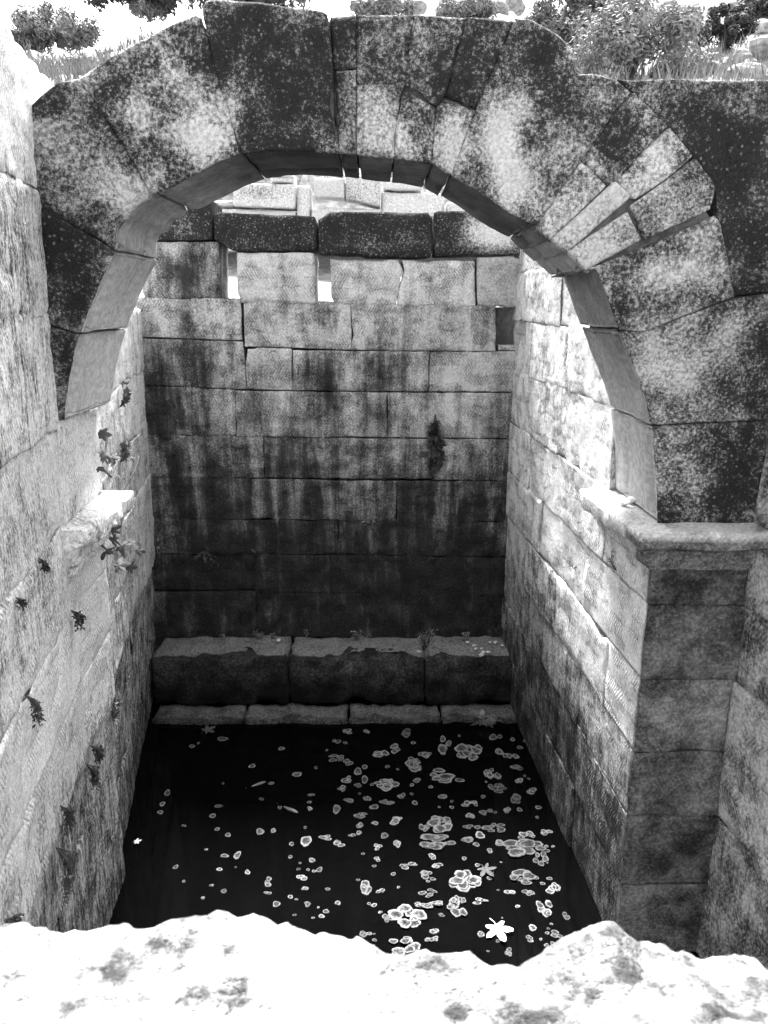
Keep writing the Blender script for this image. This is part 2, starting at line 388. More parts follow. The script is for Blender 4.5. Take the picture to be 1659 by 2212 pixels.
ys = np.concatenate([np.linspace(-8, 0.0, 5), [0.30, 0.62], np.linspace(1.2, 6.2, 10), [6.85, 7.1], np.linspace(7.5, 36, 100), np.linspace(37, 90, 30)])
ss_ = np.concatenate([[0, 0.3, 0.7], np.linspace(1.2, 14, 44), np.linspace(15, 60, 30)])
cen = np.linspace(0.06, 0.94, 16)
rows = []
for Y in ys:
    lx = np.interp(Y, [0.6, 6.9, 12], [-1.32, -2.25, -2.25]); rx = np.interp(Y, [0.6, 3.4, 3.9, 6.9], [2.6, 2.15, 1.6, 1.5])
    rows.append(np.concatenate([(lx - ss_)[::-1], lx + (rx - lx) * cen, rx + ss_]))
XX = np.array(rows); YY = np.repeat(ys[:, None], XX.shape[1], 1); ZZ = ground_h(XX, YY)
nr, nc = XX.shape; i0, i1 = len(ss_) - 1, len(ss_) + len(cen); fs = []
for j in range(nr - 1):
    for i in range(nc - 1):
        if i0 <= i < i1 and ys[j] >= 0.29 and ys[j + 1] <= 6.9: continue
        a = j * nc + i; fs.append((a, a + 1, a + nc + 1, a + nc))
gm = mesh(np.stack([XX.ravel(), YY.ravel(), ZZ.ravel()], 1), fs)
tag(link('ground', gm, MT['ground']), 'pale dry hillside around the sunken pool', None, None, 'structure')
def quad(name, pts, mat): return link(name, mesh(pts, [tuple(range(len(pts)))], False), mat)
tag(quad('water', [(-2.4, 0.5, ZW), (2.6, 0.5, ZW), (2.6, 6.7, ZW), (-2.4, 6.7, ZW)], MT['water']), 'still black water filling the sunken stone pool', None, None, 'structure')
tag(quad('pool_floor', [(-2.5, 0.4, ZW - 0.6), (2.7, 0.4, ZW - 0.6), (2.7, 6.8, ZW - 0.6), (-2.5, 6.8, ZW - 0.6)], MT['mud']), 'muddy bed under the dark water', None, None, 'structure')

# ================================================================== REAR WALL OF THE POOL
c5 = lambda pts: pxs(F_BACK, [(265.4 + 0.54 * a, 365 + 0.54 * b_) for a, b_ in pts])
c6 = lambda pts: pxs(F_BACK, [(265.4 + 0.54 * a, 895.8 + 0.54 * b_) for a, b_ in pts])
fb = Field(F_BACK, 0.36, 0.0, blobs=[
    (400, 590, 48, 37, 0.22), (450, 690, 40, 37, 0.09), (570, 680, 20, 43, 0.22), (690, 690, 48, 43, 0.22), (610, 600, 9, 75, 0.19), (680, 600, 12, 50, 0.22),
    (440, 780, 56, 75, 0.26), (350, 800, 32, 50, 0.19), (590, 790, 32, 50, 0.15), (690, 800, 40, 56, 0.30), (830, 790, 72, 50, 0.22), (930, 610, 17, 37, 0.26),
    (1010, 600, 12, 37, 0.11), (380, 880, 72, 62, 0.22), (560, 880, 32, 62, 0.22), (610, 900, 16, 50, -0.22), (700, 870, 48, 50, 0.19), (800, 900, 48, 50, 0.15),
    (780, 700, 24, 50, -0.15), (950, 720, 88, 37, -0.12), (1000, 800, 72, 37, -0.09), (420, 980, 88, 62, 0.11), (640, 980, 48, 50, 0.19), (740, 985, 32, 50, 0.08),
    (820, 960, 16, 75, -0.11), (700, 1060, 48, 37, 0.11), (880, 1050, 72, 37, 0.08), (520, 1010, 48, 50, 0.09), (960, 900, 70, 100, -0.16), (1050, 960, 60, 80, -0.08)],
    damp_shades=[], bands=[(-0.3, -1.3, 0.26, 0.0), (-1.3, -2.3, 0.26, 0.25)])  # lower courses darker: algae, with the light falloff painted in
bw_t = thing('masonry_wall', 'tall coursed block wall closing the far end of the pool', 'wall', (0.0, YB, ZW))
cap = Field(F_BACK, 0.80, 0.0, blobs=[(1070, 500, 60, 40, -.75), (560, 530, 60, 14, -.1), (820, 530, 80, 14, -.1), (400, 490, 30, 30, -.1)])
A = [([(60, 120), (358, 118), (361, 285), (80, 288)], 0.0), ([(362, 182), (395, 172), (765, 193), (777, 210), (776, 330), (450, 333), (430, 325), (365, 282)], 0.0),
     ([(779, 205), (830, 168), (1220, 174), (1240, 200), (1239, 335), (1225, 356), (785, 346)], 0.0), ([(1242, 176), (1262, 164), (1620, 172), (1620, 346), (1246, 350)], 0.0)]
for pts, dl in A: block(bw_t, F_BACK, c5(pts), 0.42, MT['cap'], cap, r=0.03, rough=0.009, chip=1.3, gap=0.003, dl=dl, push=0.03)
Bk = [([(72, 291), (385, 291), (392, 524), (90, 522), (74, 498)], .22, 'wall'), ([(455, 334), (771, 334), (771, 538), (475, 536), (457, 490)], -.22, 'wall'),
      ([(828, 360), (1100, 363), (1121, 402), (1094, 548), (850, 543), (831, 510)], -.1, 'wall'), ([(1113, 364), (1407, 366), (1411, 553), (1098, 548), (1101, 490), (1126, 405)], -.06, 'wall'),
      ([(1416, 355), (1620, 352), (1620, 556), (1416, 553)], -.05, 'pier')]
for pts, dl, mt in Bk: block(bw_t, F_BACK, c5(pts), 0.4, MT[mt], fb, r=0.026, rough=0.006, chip=1.2, gap=0.003, dl=dl, push=0.012)
Ck = [[(40, 515), (470, 519), (479, 686), (40, 674)], [(483, 532), (560, 524), (911, 531), (914, 723), (486, 713)], [(915, 537), (1490, 546), (1490, 728), (915, 723)],
      [(1500, 705), (1620, 702), (1620, 727), (1500, 728)],
      [(40, 676), (482, 689), (495, 881), (40, 864)], [(492, 716), (676, 721), (678, 886), (496, 881)], [(678, 723), (1225, 731), (1223, 891), (678, 886)], [(1226, 731), (1620, 728), (1620, 893), (1224, 891)],
      [(40, 866), (450, 883), (455, 1071), (40, 1063)], [(450, 885), (1058, 893), (1056, 1076), (455, 1071)], [(1059, 894), (1620, 896), (1620, 1079), (1056, 1076)]]
for k, pts in enumerate(Ck): block(bw_t, F_BACK, c5(pts), 0.4, MT['wall'], fb, r=0.011, rough=0.004, chip=1.0, gap=0.006, wob=0.005, push=random.Random(k).uniform(-.006, .006), dl=random.Random(k + 50).uniform(-.05, .05))
Fk = [[(40, 79), (561, 88), (563, 253), (40, 247)], [(564, 90), (1236, 97), (1238, 259), (564, 253)], [(1238, 97), (1620, 100), (1620, 264), (1239, 260)],
      [(40, 249), (510, 256), (512, 417), (40, 414)], [(512, 258), (1096, 265), (1091, 426), (512, 417)], [(1097, 265), (1620, 265), (1620, 431), (1092, 426)],
      [(40, 416), (272, 420), (274, 556), (40, 556)], [(274, 420), (858, 424), (857, 559), (274, 556)], [(859, 424), (1419, 430), (1416, 568), (858, 559)], [(1420, 432), (1620, 431), (1620, 570), (1417, 568)],
      [(40, 557), (530, 561), (531, 704), (40, 706)], [(533, 561), (833, 562), (834, 712), (533, 706)], [(834, 563), (1376, 569), (1376, 721), (834, 713)], [(1377, 570), (1620, 571), (1620, 724), (1377, 721)],
      [(40, 709), (531, 706), (535, 890), (40, 893)], [(535, 711), (1119, 716), (1116, 893), (535, 890)], [(1119, 716), (1620, 726), (1620, 893), (1117, 893)]]
for k, pts in enumerate(Fk):
    rs = random.Random(k + 200)
    block(bw_t, F_BACK, c6(pts), 0.4, MT['wall'], fb, r=0.009, rough=0.009 if k in (10, 14) else 0.004, chip=1.4, gap=0.006, wob=0.005, push=rs.uniform(-.006, .006) - (0.02 if k == 10 else 0), dl=rs.uniform(-.06, .06))
def boxmesh(x0, x1, y0, y1, z0, z1):
    v_ = [(x, y, z) for x in (x0, x1) for y in (y0, y1) for z in (z0, z1)]
    return v_, [(0, 1, 3, 2), (4, 6, 7, 5), (0, 4, 5, 1), (2, 3, 7, 6), (0, 2, 6, 4), (1, 5, 7, 3)]
def hexa(name, fr, u0, u1, v0, v1, w0, w1, mat, parent):
    pts = [fr.to3((u, v_), w) for u in (u0, u1) for v_ in (v0, v1) for w in (w0, w1)]
    c = np.mean(pts, 0); me = mesh(np.array(pts) - c, [(0, 1, 3, 2), (4, 6, 7, 5), (0, 4, 5, 1), (2, 3, 7, 6), (0, 2, 6, 4), (1, 5, 7, 3)], False)
    return link(name, me, mat, parent, c)
zc = c5([(500, 530)])[0][1]
hexa('rubble_core', F_BACK, -2.3, 1.9, -4.1, zc - 0.05, -0.36, -0.7, MT['core'], bw_t)
# ledge of three long blocks and the kerb at the waterline
F_BEN = Frame((0, 6.05, 0), (1, 0, 0), (0, 0, 1))
zt = F_BACK.px(700, 1375)[1]; zb = -3.47
bt = thing('stone_ledge', 'low ledge of three long pitted blocks along the foot of the end wall', 'ledge', (-0.3, 6.05, ZW))
fl = Field(F_BEN, 0.62, 0.75, bands=[(zt - 0.15, zb, 0.1, 0.5)])  # wet stone, and the front's shade painted in; top left paler
be = [F_BEN.px(x, 1450)[0] for x in (300, 622, 919, 1160)]; be[0] = -2.0; be[3] = 1.5
for k in range(3):
    x0, x1 = be[k], be[k + 1]
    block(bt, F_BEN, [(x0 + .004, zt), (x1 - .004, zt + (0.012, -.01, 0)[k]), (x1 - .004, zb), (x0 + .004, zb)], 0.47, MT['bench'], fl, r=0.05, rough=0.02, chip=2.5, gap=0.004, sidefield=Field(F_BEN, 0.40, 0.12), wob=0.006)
F_KERB = Frame((0, 5.80, 0), (1, 0, 0), (0, 0, 1))
kt = thing('stone_kerb', 'rough wet kerb stones at the waterline below the ledge', 'kerb', (-0.3, 5.8, ZW))
fk = Field(F_KERB, 0.6, 0.6)
kx = [-1.95, -1.15, -0.25, 0.55, 1.3]
for k in range(4):
    block(kt, F_KERB, [(kx[k], -3.455), (kx[k + 1], -3.46), (kx[k + 1], -3.9), (kx[k], -3.9)], 0.27, MT['bench'], fk, r=0.035, rough=0.02, chip=2.0, gap=0.008, wob=0.012, sidefield=Field(F_KERB, 0.48, 0.5))

# ================================================================== SIDE WALLS
def courses(parent, fr, zs, u0s, u1, joints, mat, field, depth, rs, back=(), **kw):
    for k in range(len(zs) - 1):
        zt_, zb_ = zs[k], zs[k + 1]; u0 = u0s[k]
        js = joints.get(k)
        if js is None:
            js = []; u = u0 + rs.uniform(0.6, 1.2)
            while u < u1[k] - 0.45: js.append(u); u += rs.uniform(0.8, 1.35)
        es = [u0] + [j for j in js if u0 + .1 < j < u1[k] - .1] + [u1[k]]
        for a, b_ in zip(es[:-1], es[1:]):
            j1, j2 = rs.uniform(-.006, .006), rs.uniform(-.006, .006)
            block(parent, fr, [(a, zt_ + j1), (b_, zt_ + j2), (b_, zb_ + j2), (a, zb_ + j1)], depth, mat, field, push=rs.uniform(-.012, .008) - (0.035 if k in back else 0), dl=rs.uniform(-.07, .07), **kw)
ZS = [-0.14, -0.55, -1.0, -1.42, -1.82, -2.23, -2.62, -3.05, -3.9]
# right inner wall, from the pier back to the end wall
fr_ = Field(F_RIGHT, 0.25, 0.0, blobs=[
    (1160, 640, 40, 60, .2), (1170, 780, 40, 90, .2), (1290, 800, 40, 70, -.2), (1180, 930, 50, 80, .12), (1280, 980, 60, 80, -.3), (1240, 1150, 50, 60, -.15),
    (1350, 1350, 60, 200, -.3), (1150, 1180, 30, 90, .12), (1290, 1500, 60, 160, -.15), (1190, 1330, 40, 90, .1), (1240, 1560, 50, 120, .2), (1320, 1750, 40, 100, .1)],
    damp_shades=[(1170, 1480, 40, 110, .35), (1230, 1650, 40, 110, .35)], bands=[(-1.6, -2.7, 0.30, 0.30), (-2.6, -3.5, 0.14, 0.35)])  # paler by the pier, darker towards the foot and far end
rwt = thing('masonry_wall', 'bright tooled block wall on the pool side that runs back from the moulded pier', 'wall', (1.2, 5.2, ZW))
rsr = random.Random(11)
PD = [0.62, 0.66, 0.66, 0.95, 0.47, 0.9, 0.55, 0.85]           # how far each pier stone runs back into the wall, per course
courses(rwt, F_RIGHT, [0.46, 0.24] + ZS, [4.06, 4.06] + [YA + d_ for d_ in PD], [6.6] * 10, {0: [5.5], 1: [5.2], 2: [5.0, 6.0], 3: [5.1], 4: [4.9, 5.8], 5: [5.4], 6: [4.9, 5.75], 7: [5.2], 8: [4.7, 5.7]},
        MT['tooled'], fr_, 0.42, rsr, r=0.011, rough=0.004, chip=1.8, gap=0.005, wob=0.006)
hexa('rubble_core', F_RIGHT, 4.0, 6.6, -4.1, 0.35, -0.38, -0.66, MT['core'], rwt)
# right pier with its impost
fpf = Field(F_ARCH, 0.64, 0.34, blobs=[(1490, 1540, 80, 60, -.16), (1480, 1690, 80, 60, -.14), (1530, 1250, 80, 40, .1)], damp_shades=[(1470, 1850, 90, 60, .35), (1480, 1980, 90, 60, .3), (1500, 1250, 100, 40, .3)])  # shade under the impost painted in; middle paler, foot darker
fps = Field(F_RIGHT, 0.18, 0.0, blobs=[(1340, 1700, 60, 120, .22), (1330, 1900, 50, 120, .3)])
pt = thing('arch_pier', 'dark fronted pier of stacked blocks under the moulded impost', 'pier', (1.5, YA, ZW))
def ps(u, v, w): # inner side of a pier stone: its running coordinate is the depth
    return fr_(YA - w, v, w)
for k in range(2, 8):
    zt_, zb_ = (ZS[k] if k > 2 else -1.2), ZS[k + 1]; x0 = 1.32 + 0.012 * (k > 6)
    d_ = PD[k]
    block(pt, F_ARCH, [(x0, zt_), (1.83, zt_ + 0.004), (1.83, zb_), (x0, zb_)], d_, MT['pier'], fpf, r=0.016, rough=0.006, chip=1.3, gap=0.003, dvec=(-0.05 * d_, d_, 0), sidefield=ps, sidemat=MT['tooled'], dl=rsr.uniform(-.05, .05))
def impost(parent, path, normals, ztop, mat, lich_top, lich_face, seed, prof, cuts, amp=0.006):
    """moulded band swept along a path (x, y) with outward normals; worn by noise"""
    P0 = np.array(path, float); Nn = np.array(normals, float); V, F_, L, DD, UVM = [], [], [], [], []
    npf = len(prof); s = 0
    for i in range(len(P0)):
        if i: s += np.linalg.norm(P0[i] - P0[i - 1])
        for j, (p, z) in enumerate(prof):
            cut = cuts(s, p, z)
            q = P0[i] + Nn[i] * (p - cut); V.append((q[0], q[1], ztop + z - (0.3 * cut if z > -.05 else 0)))
            L.append(lich_top if z > -0.02 else lich_face(i, j)); DD.append(0.0); UVM.append((s, z - p, 0))
    V = np.array(V); V += amp * np.stack([fbm(V * 9 + seed, 3), fbm(V * 9 + seed + 40, 3), fbm(V * 9 + seed + 80, 3)], 1)
    for i in range(len(P0) - 1):
        for j in range(npf - 1):
            a = i * npf + j; F_.append((a, a + 1, a + npf + 1, a + npf))
    F_.append(tuple(range(npf))[::-1]); F_.append(tuple((len(P0) - 1) * npf + j for j in range(npf)))
    for i in range(len(P0) - 1): a = i * npf; F_.append((a, a + npf, a + 2 * npf - 1, a + npf - 1))
    c = V.mean(0); me = mesh(V - c, F_, True, {'uvm': np.array(UVM), 'lich_shade': np.array(L), 'damp_shade': np.array(DD)}); me.set_sharp_from_angle(angle=R(38))
    return link('impost', me, mat, parent, c)
PROF = [(-0.25, 0), (-.12, 0), (-.04, 0), (0.0, 0), (0.06, 0), (0.11, 0), (0.146, -0.004), (0.156, -0.014), (0.158, -0.05), (0.155, -0.082), (0.145, -0.09), (0.10, -0.108), (0.072, -0.112), (0.068, -0.118), (0.066, -0.16), (0.064, -0.185), (0.058, -0.19), (0.03, -0.192), (0.028, -0.196), (0.026, -0.22), (-0.1, -0.225), (-0.25, -0.225)]
path, nrm = [], []
for Y in np.linspace(4.12, 3.44, 26): path.append((XR(Y), Y)); nrm.append((-1, 0))
path.append((1.32, 3.4)); nrm.append((-1, -1))
for X in np.linspace(1.36, 2.0, 24): path.append((X, 3.4)); nrm.append((0, -1))
def cutR(s, p, z):
    if p < 0.03: return 0.0
    n = fbm(np.array([[s * 7, z * 6, 3.0]]), 3)[0]
    c = max(0, n) * 0.025 + (0.035 if z > -.11 else 0) * math.exp(-((s - .7) / .09) ** 2) + 0.02 * math.exp(-((s - 0.02) / .05) ** 2)
    return c
impost(pt, path, nrm, -1.0, MT['pier'], 0.22, lambda i, j: 0.2 if i < 25 else 0.66, 3.0, PROF, cutR, 0.007)
# right flank wall running towards the viewer
fft = Field(F_FLANK, 0.44, 0.25)
rft = thing('masonry_wall', 'grey block wall beyond the dark fronted pier, at right angles to its face', 'wall', (2.0, 2.2, ZW))
courses(rft, F_FLANK, [0.3] + ZS, [0.75] * 9, [YA - 0.004] * 9, {}, MT['tooled'], fft, 0.4, random.Random(5), r=0.010, rough=0.006, chip=1.5, gap=0.004, res=0.03)
hexa('rubble_core', F_FLANK, 0.7, 3.9, -4.1, 0.2, -0.38, -0.6, MT['core'], rft)
# left wall, one face from the viewer's side through to the end wall
fll = Field(F_LEFT, 0.33, 0.0, blobs=[
    (40, 560, 70, 110, .16), (60, 800, 40, 90, .08), (20, 140, 60, 110, -.25), (90, 330, 60, 60, -.05), (60, 1130, 60, 70, .14), (230, 960, 30, 70, .1), (280, 760, 30, 60, -.05), (265, 780, 20, 60, -.2),
    (170, 980, 40, 70, -.25), (175, 1260, 40, 120, -.35), (90, 1560, 80, 200, -.18), (30, 1750, 60, 200, -.15), (190, 1420, 40, 100, -.15), (20, 900, 30, 60, -.12), (100, 1330, 40, 60, .1), (280, 1250, 25, 200, .1)],
    bands=[(-2.18, -2.34, 0.15, 0.22), (-1.4, -3.0, 0.06, 0.0), (-2.9, -3.5, 0.12, 0.2)])  # darker below the ledge joint, more so towards the bottom
lwt = thing('masonry_wall', 'long streaked block wall with fig shoots and weeds rooted in its joints', 'wall', (-1.7, 3.8, ZW))
rsl = random.Random(23)
ZL = [0.97, 0.46, -0.05, -0.55, -1.0, -1.43, -1.83, -2.24, -2.65, -3.05, -3.9]
courses(lwt, F_LEFT, ZL, [0.75] * 10, [3.9, 3.98] + [6.6] * 8, {0: [2.2], 1: [2.1], 2: [2.3, 3.39, 4.06, 5.2], 3: [1.9, 3.39, 4.06, 5.3], 4: [2.0, 3.30, 4.08, 5.5], 5: [2.4, 3.5, 3.95, 5.0], 6: [1.5, 2.55, 3.6, 4.7, 5.8], 7: [2.3, 2.95, 3.9, 5.2], 8: [1.8, 2.8, 3.45, 4.4, 5.5], 9: [2.2, 3.1, 3.6, 4.9]},
        MT['side'], fll, 0.42, rsl, back=(7, 8, 9), r=0.013, rough=0.006, chip=2.2, gap=0.006, wob=0.008)
hexa('rubble_core', F_LEFT, 0.7, 3.8, -4.1, 0.88, -0.38, -0.62, MT['core'], lwt)
hexa('rubble_core', F_LEFT, 3.81, 6.6, -4.1, -0.15, -0.38, -0.62, MT['core'], lwt)
F_LP = Frame((-1.43 + 0.08 * 3.4, 0, 0), (-0.08, 1, 0), (0.03, 0, 1))
lpt = thing('arch_pier', 'pale slightly projecting pier below the broken impost on the streaked wall', 'pier', (-1.5, 3.7, ZW))
for k, (zt_, zb_, y1) in enumerate([(-0.53, -1.0, 4.06), (-1.2, -1.43, 4.03), (-1.43, -1.83, 4.06), (-1.83, -2.24, 4.02), (-2.24, -2.65, 4.05), (-2.65, -3.05, 4.0), (-3.05, -3.9, 4.04)]):
    block(lpt, F_LP, [(3.36, zt_), (y1, zt_), (y1, zb_), (3.36, zb_)], 0.2, MT['side'], fll, r=0.012, rough=0.006, chip=1.8, gap=0.004, wob=0.006, dl=rsl.uniform(-.08, .0), push=-0.02 if zt_ < -2.2 else 0.0)
path, nrm = [], []
for Y in np.linspace(3.36, 4.07, 28): path.append((-1.43 - 0.08 * (Y - 3.4) - 0.03, Y)); nrm.append((0.997, 0.08))
def cutL(s, p, z):
    if p < 0.03: return 0.0
    n = fbm(np.array([[s * 6 + 9, z * 9, 8.0]]), 3)[0]
    return max(0, n + .2) * 0.03 + 0.06 * math.exp(-(s / .08) ** 2)
impost(lpt, path, nrm, -1.0, MT['side'], 0.22, lambda i, j: 0.26, 9.0, [(p * 1.05 if p > 0 else p, z * 1.15) for p, z in PROF], cutL, 0.016)

# ================================================================== ARCH
fa = Field(F_ARCH, 0.66, 0.0, blobs=[
    (440, 290, 60, 55, -0.50), (500, 250, 25, 70, -0.24), (250, 410, 90, 50, -0.36), (380, 170, 40, 60, -0.18), (110, 300, 50, 50, -0.12), (300, 250, 40, 60, -0.14), (90, 560, 40, 70, .15), (160, 600, 45, 70, .12), (150, 800, 20, 90, .1),
    (1085, 300, 35, 60, -0.60), (1100, 400, 35, 70, -0.54), (1170, 440, 40, 50, -0.18), (1240, 330, 60, 50, -0.14), (1450, 590, 80, 45, -0.30), (1450, 790, 70, 70, -0.31), (1590, 700, 60, 40, -0.14), (1470, 1000, 50, 70, -0.18),
    (1600, 560, 50, 60, .12), (1580, 330, 90, 80, .12), (840, 290, 60, 60, -0.17), (980, 300, 30, 60, -0.24), (600, 200, 80, 120, .06), (840, 110, 150, 70, .08), (1170, 110, 60, 50, .05), (580, 70, 90, 60, .1), (1560, 1050, 80, 60, .1), (1340, 660, 20, 50, .18)])
fsof = lambda u, v, w: (np.interp(u, [-1.35, -1.0, -0.5, 0.6, 1.0, 1.3], [0.10, 0.34, 0.72, 0.78, 0.66, 0.36]), np.interp(v, [-0.6, 0.0, 0.4], [0.0, 0.2, 0.5]))  # crown shade painted into the soffit colour, left side painted lighter
at = thing('stone_arch', 'broad round arch of lichen-spotted wedge stones spanning the pool', 'arch', (-0.05, YA, -1.0))
r1 = lambda pts: [(0.5 * a, 0.5 * b_) for a, b_ in pts]
r2 = lambda pts: [(829.5 + 0.5 * a, 0.5 * b_) for a, b_ in pts]
DEP = 0.66
SOF = [(0.0, 0.0), (0.05, 0.0), (0.17, 0.024), (0.19, 0.03), (0.23, 0.028), (0.26, 0.008), (0.68, 0.008), (0.71, 0.03), (0.76, 0.028), (0.80, 0.004), (1.0, 0.0)]
V = [  # (outline in photo pixels, lichen shift, push, extra corner hint)
    ([(104, 704), (155, 722), (168, 722), (156, 760), (144, 819), (133, 907), (112, 916)], 0.05, 0, None),
    ([(88, 449), (130, 473), (200, 513), (228, 529), (246, 546), (212, 621), (170, 719), (155, 716), (103, 701)], 0.06, 0, [(88, 449), (246, 546), (170, 719), (103, 701)]),
    ([(57, 236), (100, 197), (122, 180), (168, 172), (240, 270), (328, 416), (300, 445), (275, 472), (258, 477), (247, 498), (247, 542), (228, 526), (200, 509), (130, 468), (90, 443), (62, 395)], 0.0, 0.0, [(57, 236), (168, 172), (328, 416), (247, 542)]),
    ([(171, 170), (205, 148), (270, 110), (370, 62), (420, 40), (440, 42), (452, 80), (475, 185), (495, 236), (515, 315), (524, 332), (475, 348), (415, 381), (350, 413), (331, 414), (242, 268)], 0.0, 0.012, [(171, 170), (440, 42), (524, 332), (331, 414)]),
    ([(443, 38), (447, 14), (460, 5), (490, 1), (560, 6), (640, 18), (698, 23), (710, 32), (719, 130), (728, 328), (625, 325), (560, 328), (527, 332), (517, 315), (497, 235), (477, 185)], 0.08, 0.02, [(443, 22), (706, 28), (728, 328), (527, 332)]),
    ([(713, 33), (769, 34), (770, 148), (721, 150)], 0.05, 0, None), ([(722, 152), (770, 150), (770, 331), (730, 329)], 0.0, 0.004, None),
    ([(773, 34), (894, 35), (876, 182), (774, 186)], 0.04, -0.006, None), ([(774, 189), (872, 186), (860, 212), (850, 341), (773, 332)], -0.05, 0.004, None),
    ([(897, 35), (1009, 37), (964, 200), (942, 231), (877, 184)], 0.02, 0.0, None), ([(864, 214), (874, 190), (942, 234), (934, 353), (852, 342)], -0.02, 0.006, [(864, 205), (942, 234), (934, 353), (852, 342)]),
    ([(1011, 37), (1112, 45), (1033, 234), (964, 204)], 0.03, 0.0, None), ([(946, 236), (964, 212), (1026, 240), (973, 378), (937, 354)], -0.08, 0.008, [(946, 228), (1026, 240), (973, 378), (937, 354)]),
    ([(1115, 45), (1150, 45), (1200, 70), (1236, 96), (1247, 112), (1247, 160), (1300, 162), (1330, 172), (1367, 199), (1330, 240), (1255, 345), (1157, 486), (1099, 457), (1029, 410), (976, 378), (1036, 232)], 0.0, 0.01, [(1115, 45), (1367, 199), (1157, 486), (976, 378)]),
    (r2([(1082, 402), (1228, 543), (1112, 660), (1012, 780), (962, 797), (890, 718), (862, 690), (1000, 482)]), 0.02, 0.0, [r2([(1082, 402)])[0], r2([(1228, 543)])[0], r2([(1012, 780)])[0], r2([(862, 690)])[0]]),
    (r2([(852, 694), (884, 724), (956, 802), (722, 1030), (662, 976)]), -0.12, 0.0, [r2([(852, 694)])[0], r2([(956, 802)])[0], r2([(722, 1030)])[0], r2([(662, 976)])[0]]),
    (r2([(1000, 788), (1060, 850), (790, 1086), (728, 1032)]), -0.30, 0.004, None),
    (r2([(1018, 776), (1120, 658), (1236, 556), (1330, 672), (1222, 768), (1086, 854), (1042, 826)]), -0.16, 0.0, [r2([(1018, 776)])[0], r2([(1236, 556)])[0], r2([(1330, 672)])[0], r2([(1086, 854)])[0]]),
    (r2([(1064, 892), (1226, 782), (1342, 688), (1432, 800), (1402, 900), (1130, 1030)]), -0.16, 0.006, [r2([(1064, 892)])[0], r2([(1342, 688)])[0], r2([(1402, 900)])[0], r2([(1130, 1030)])[0]]),
    (r2([(794, 1090), (1050, 922), (1108, 1034), (872, 1162)]), -0.32, 0.008, None),
    ([(1263, 588), (1400, 532), (1542, 468), (1554, 482), (1582, 640), (1480, 682), (1388, 716), (1337, 711), (1314, 640), (1292, 580)], -0.05, 0.012, [(1263, 588), (1546, 470), (1582, 640), (1337, 711)]),
    ([(1338, 716), (1390, 720), (1480, 686), (1582, 646), (1659, 634), (1790, 622), (1790, 895), (1659, 906), (1411, 919), (1396, 860), (1366, 785)], 0.0, 0.006, [(1338, 716), (1790, 622), (1790, 895), (1411, 919)]),
    ([(1411, 923), (1659, 909), (1790, 899), (1790, 1134), (1422, 1128), (1417, 1000)], 0.04, 0.002, [(1411, 923), (1790, 899), (1790, 1134), (1422, 1128)]),
    ([(1334, 171), (1400, 172), (1520, 172), (1659, 180), (1790, 184), (1790, 618), (1659, 630), (1585, 640), (1558, 480), (1552, 410), (1505, 345), (1430, 255), (1372, 201)], 0.08, -0.004, [(1334, 171), (1790, 184), (1790, 618), (1585, 640)])]
for k, (pts, dl, push, cor) in enumerate(V):
    has_sof = k not in (5, 7, 9, 11, 14, 17, 18, 23)
    block(at, F_ARCH, pxs(F_ARCH, pts), DEP, MT['arch'], fa, name='voussoir' if k != 23 else 'spandrel_stone', r=0.014 if k < 14 else 0.011, rough=0.006, chip=1.4 if k < 14 or k > 19 else 0.6, gap=0.0018 if k < 14 or k > 19 else -0.006, wob=0.003, res=0.02,
          prof=SOF if has_sof else None, sidefield=fsof, dl=dl, push=push, corners=pxs(F_ARCH, cor) if cor else None)

# lime mortar filling the joints behind the faces of the smaller stones
for pts in ([(712, 40), (1109, 50), (1030, 240), (972, 374), (935, 349), (850, 338), (770, 328), (729, 325)], r2([(1078, 410), (1224, 550), (1425, 800), (1394, 896), (874, 1156), (780, 1082), (666, 974), (866, 700)]),
            [(92, 470), (62, 245), (165, 180), (322, 412), (270, 470), (232, 530), (210, 605), (164, 716), (118, 900), (105, 700)], [(240, 200), (448, 60), (640, 40), (715, 40), (724, 325), (535, 328), (470, 345), (350, 406)],
            [(1060, 200), (1200, 90), (1500, 400), (1700, 700), (1700, 1100), (1428, 1118), (1416, 920), (1345, 730), (1296, 585), (1030, 404), (985, 380)]):
    uvp = np.array(pxs(F_ARCH, pts)); rc = uvp - np.array([-0.08, -0.85]); rl_ = np.linalg.norm(rc, axis=1)
    uvp = uvp + np.where(rl_ < 1.62, 0.036, 0.0)[:, None] * rc / rl_[:, None]           # keep the fill clear of the moulded soffit
    block(at, F_ARCH, uvp, DEP - 0.004, MT['core'], Field(F_ARCH, 0.35, 0.0), name='mortar', push=-0.03, r=0.01, res=0.06)

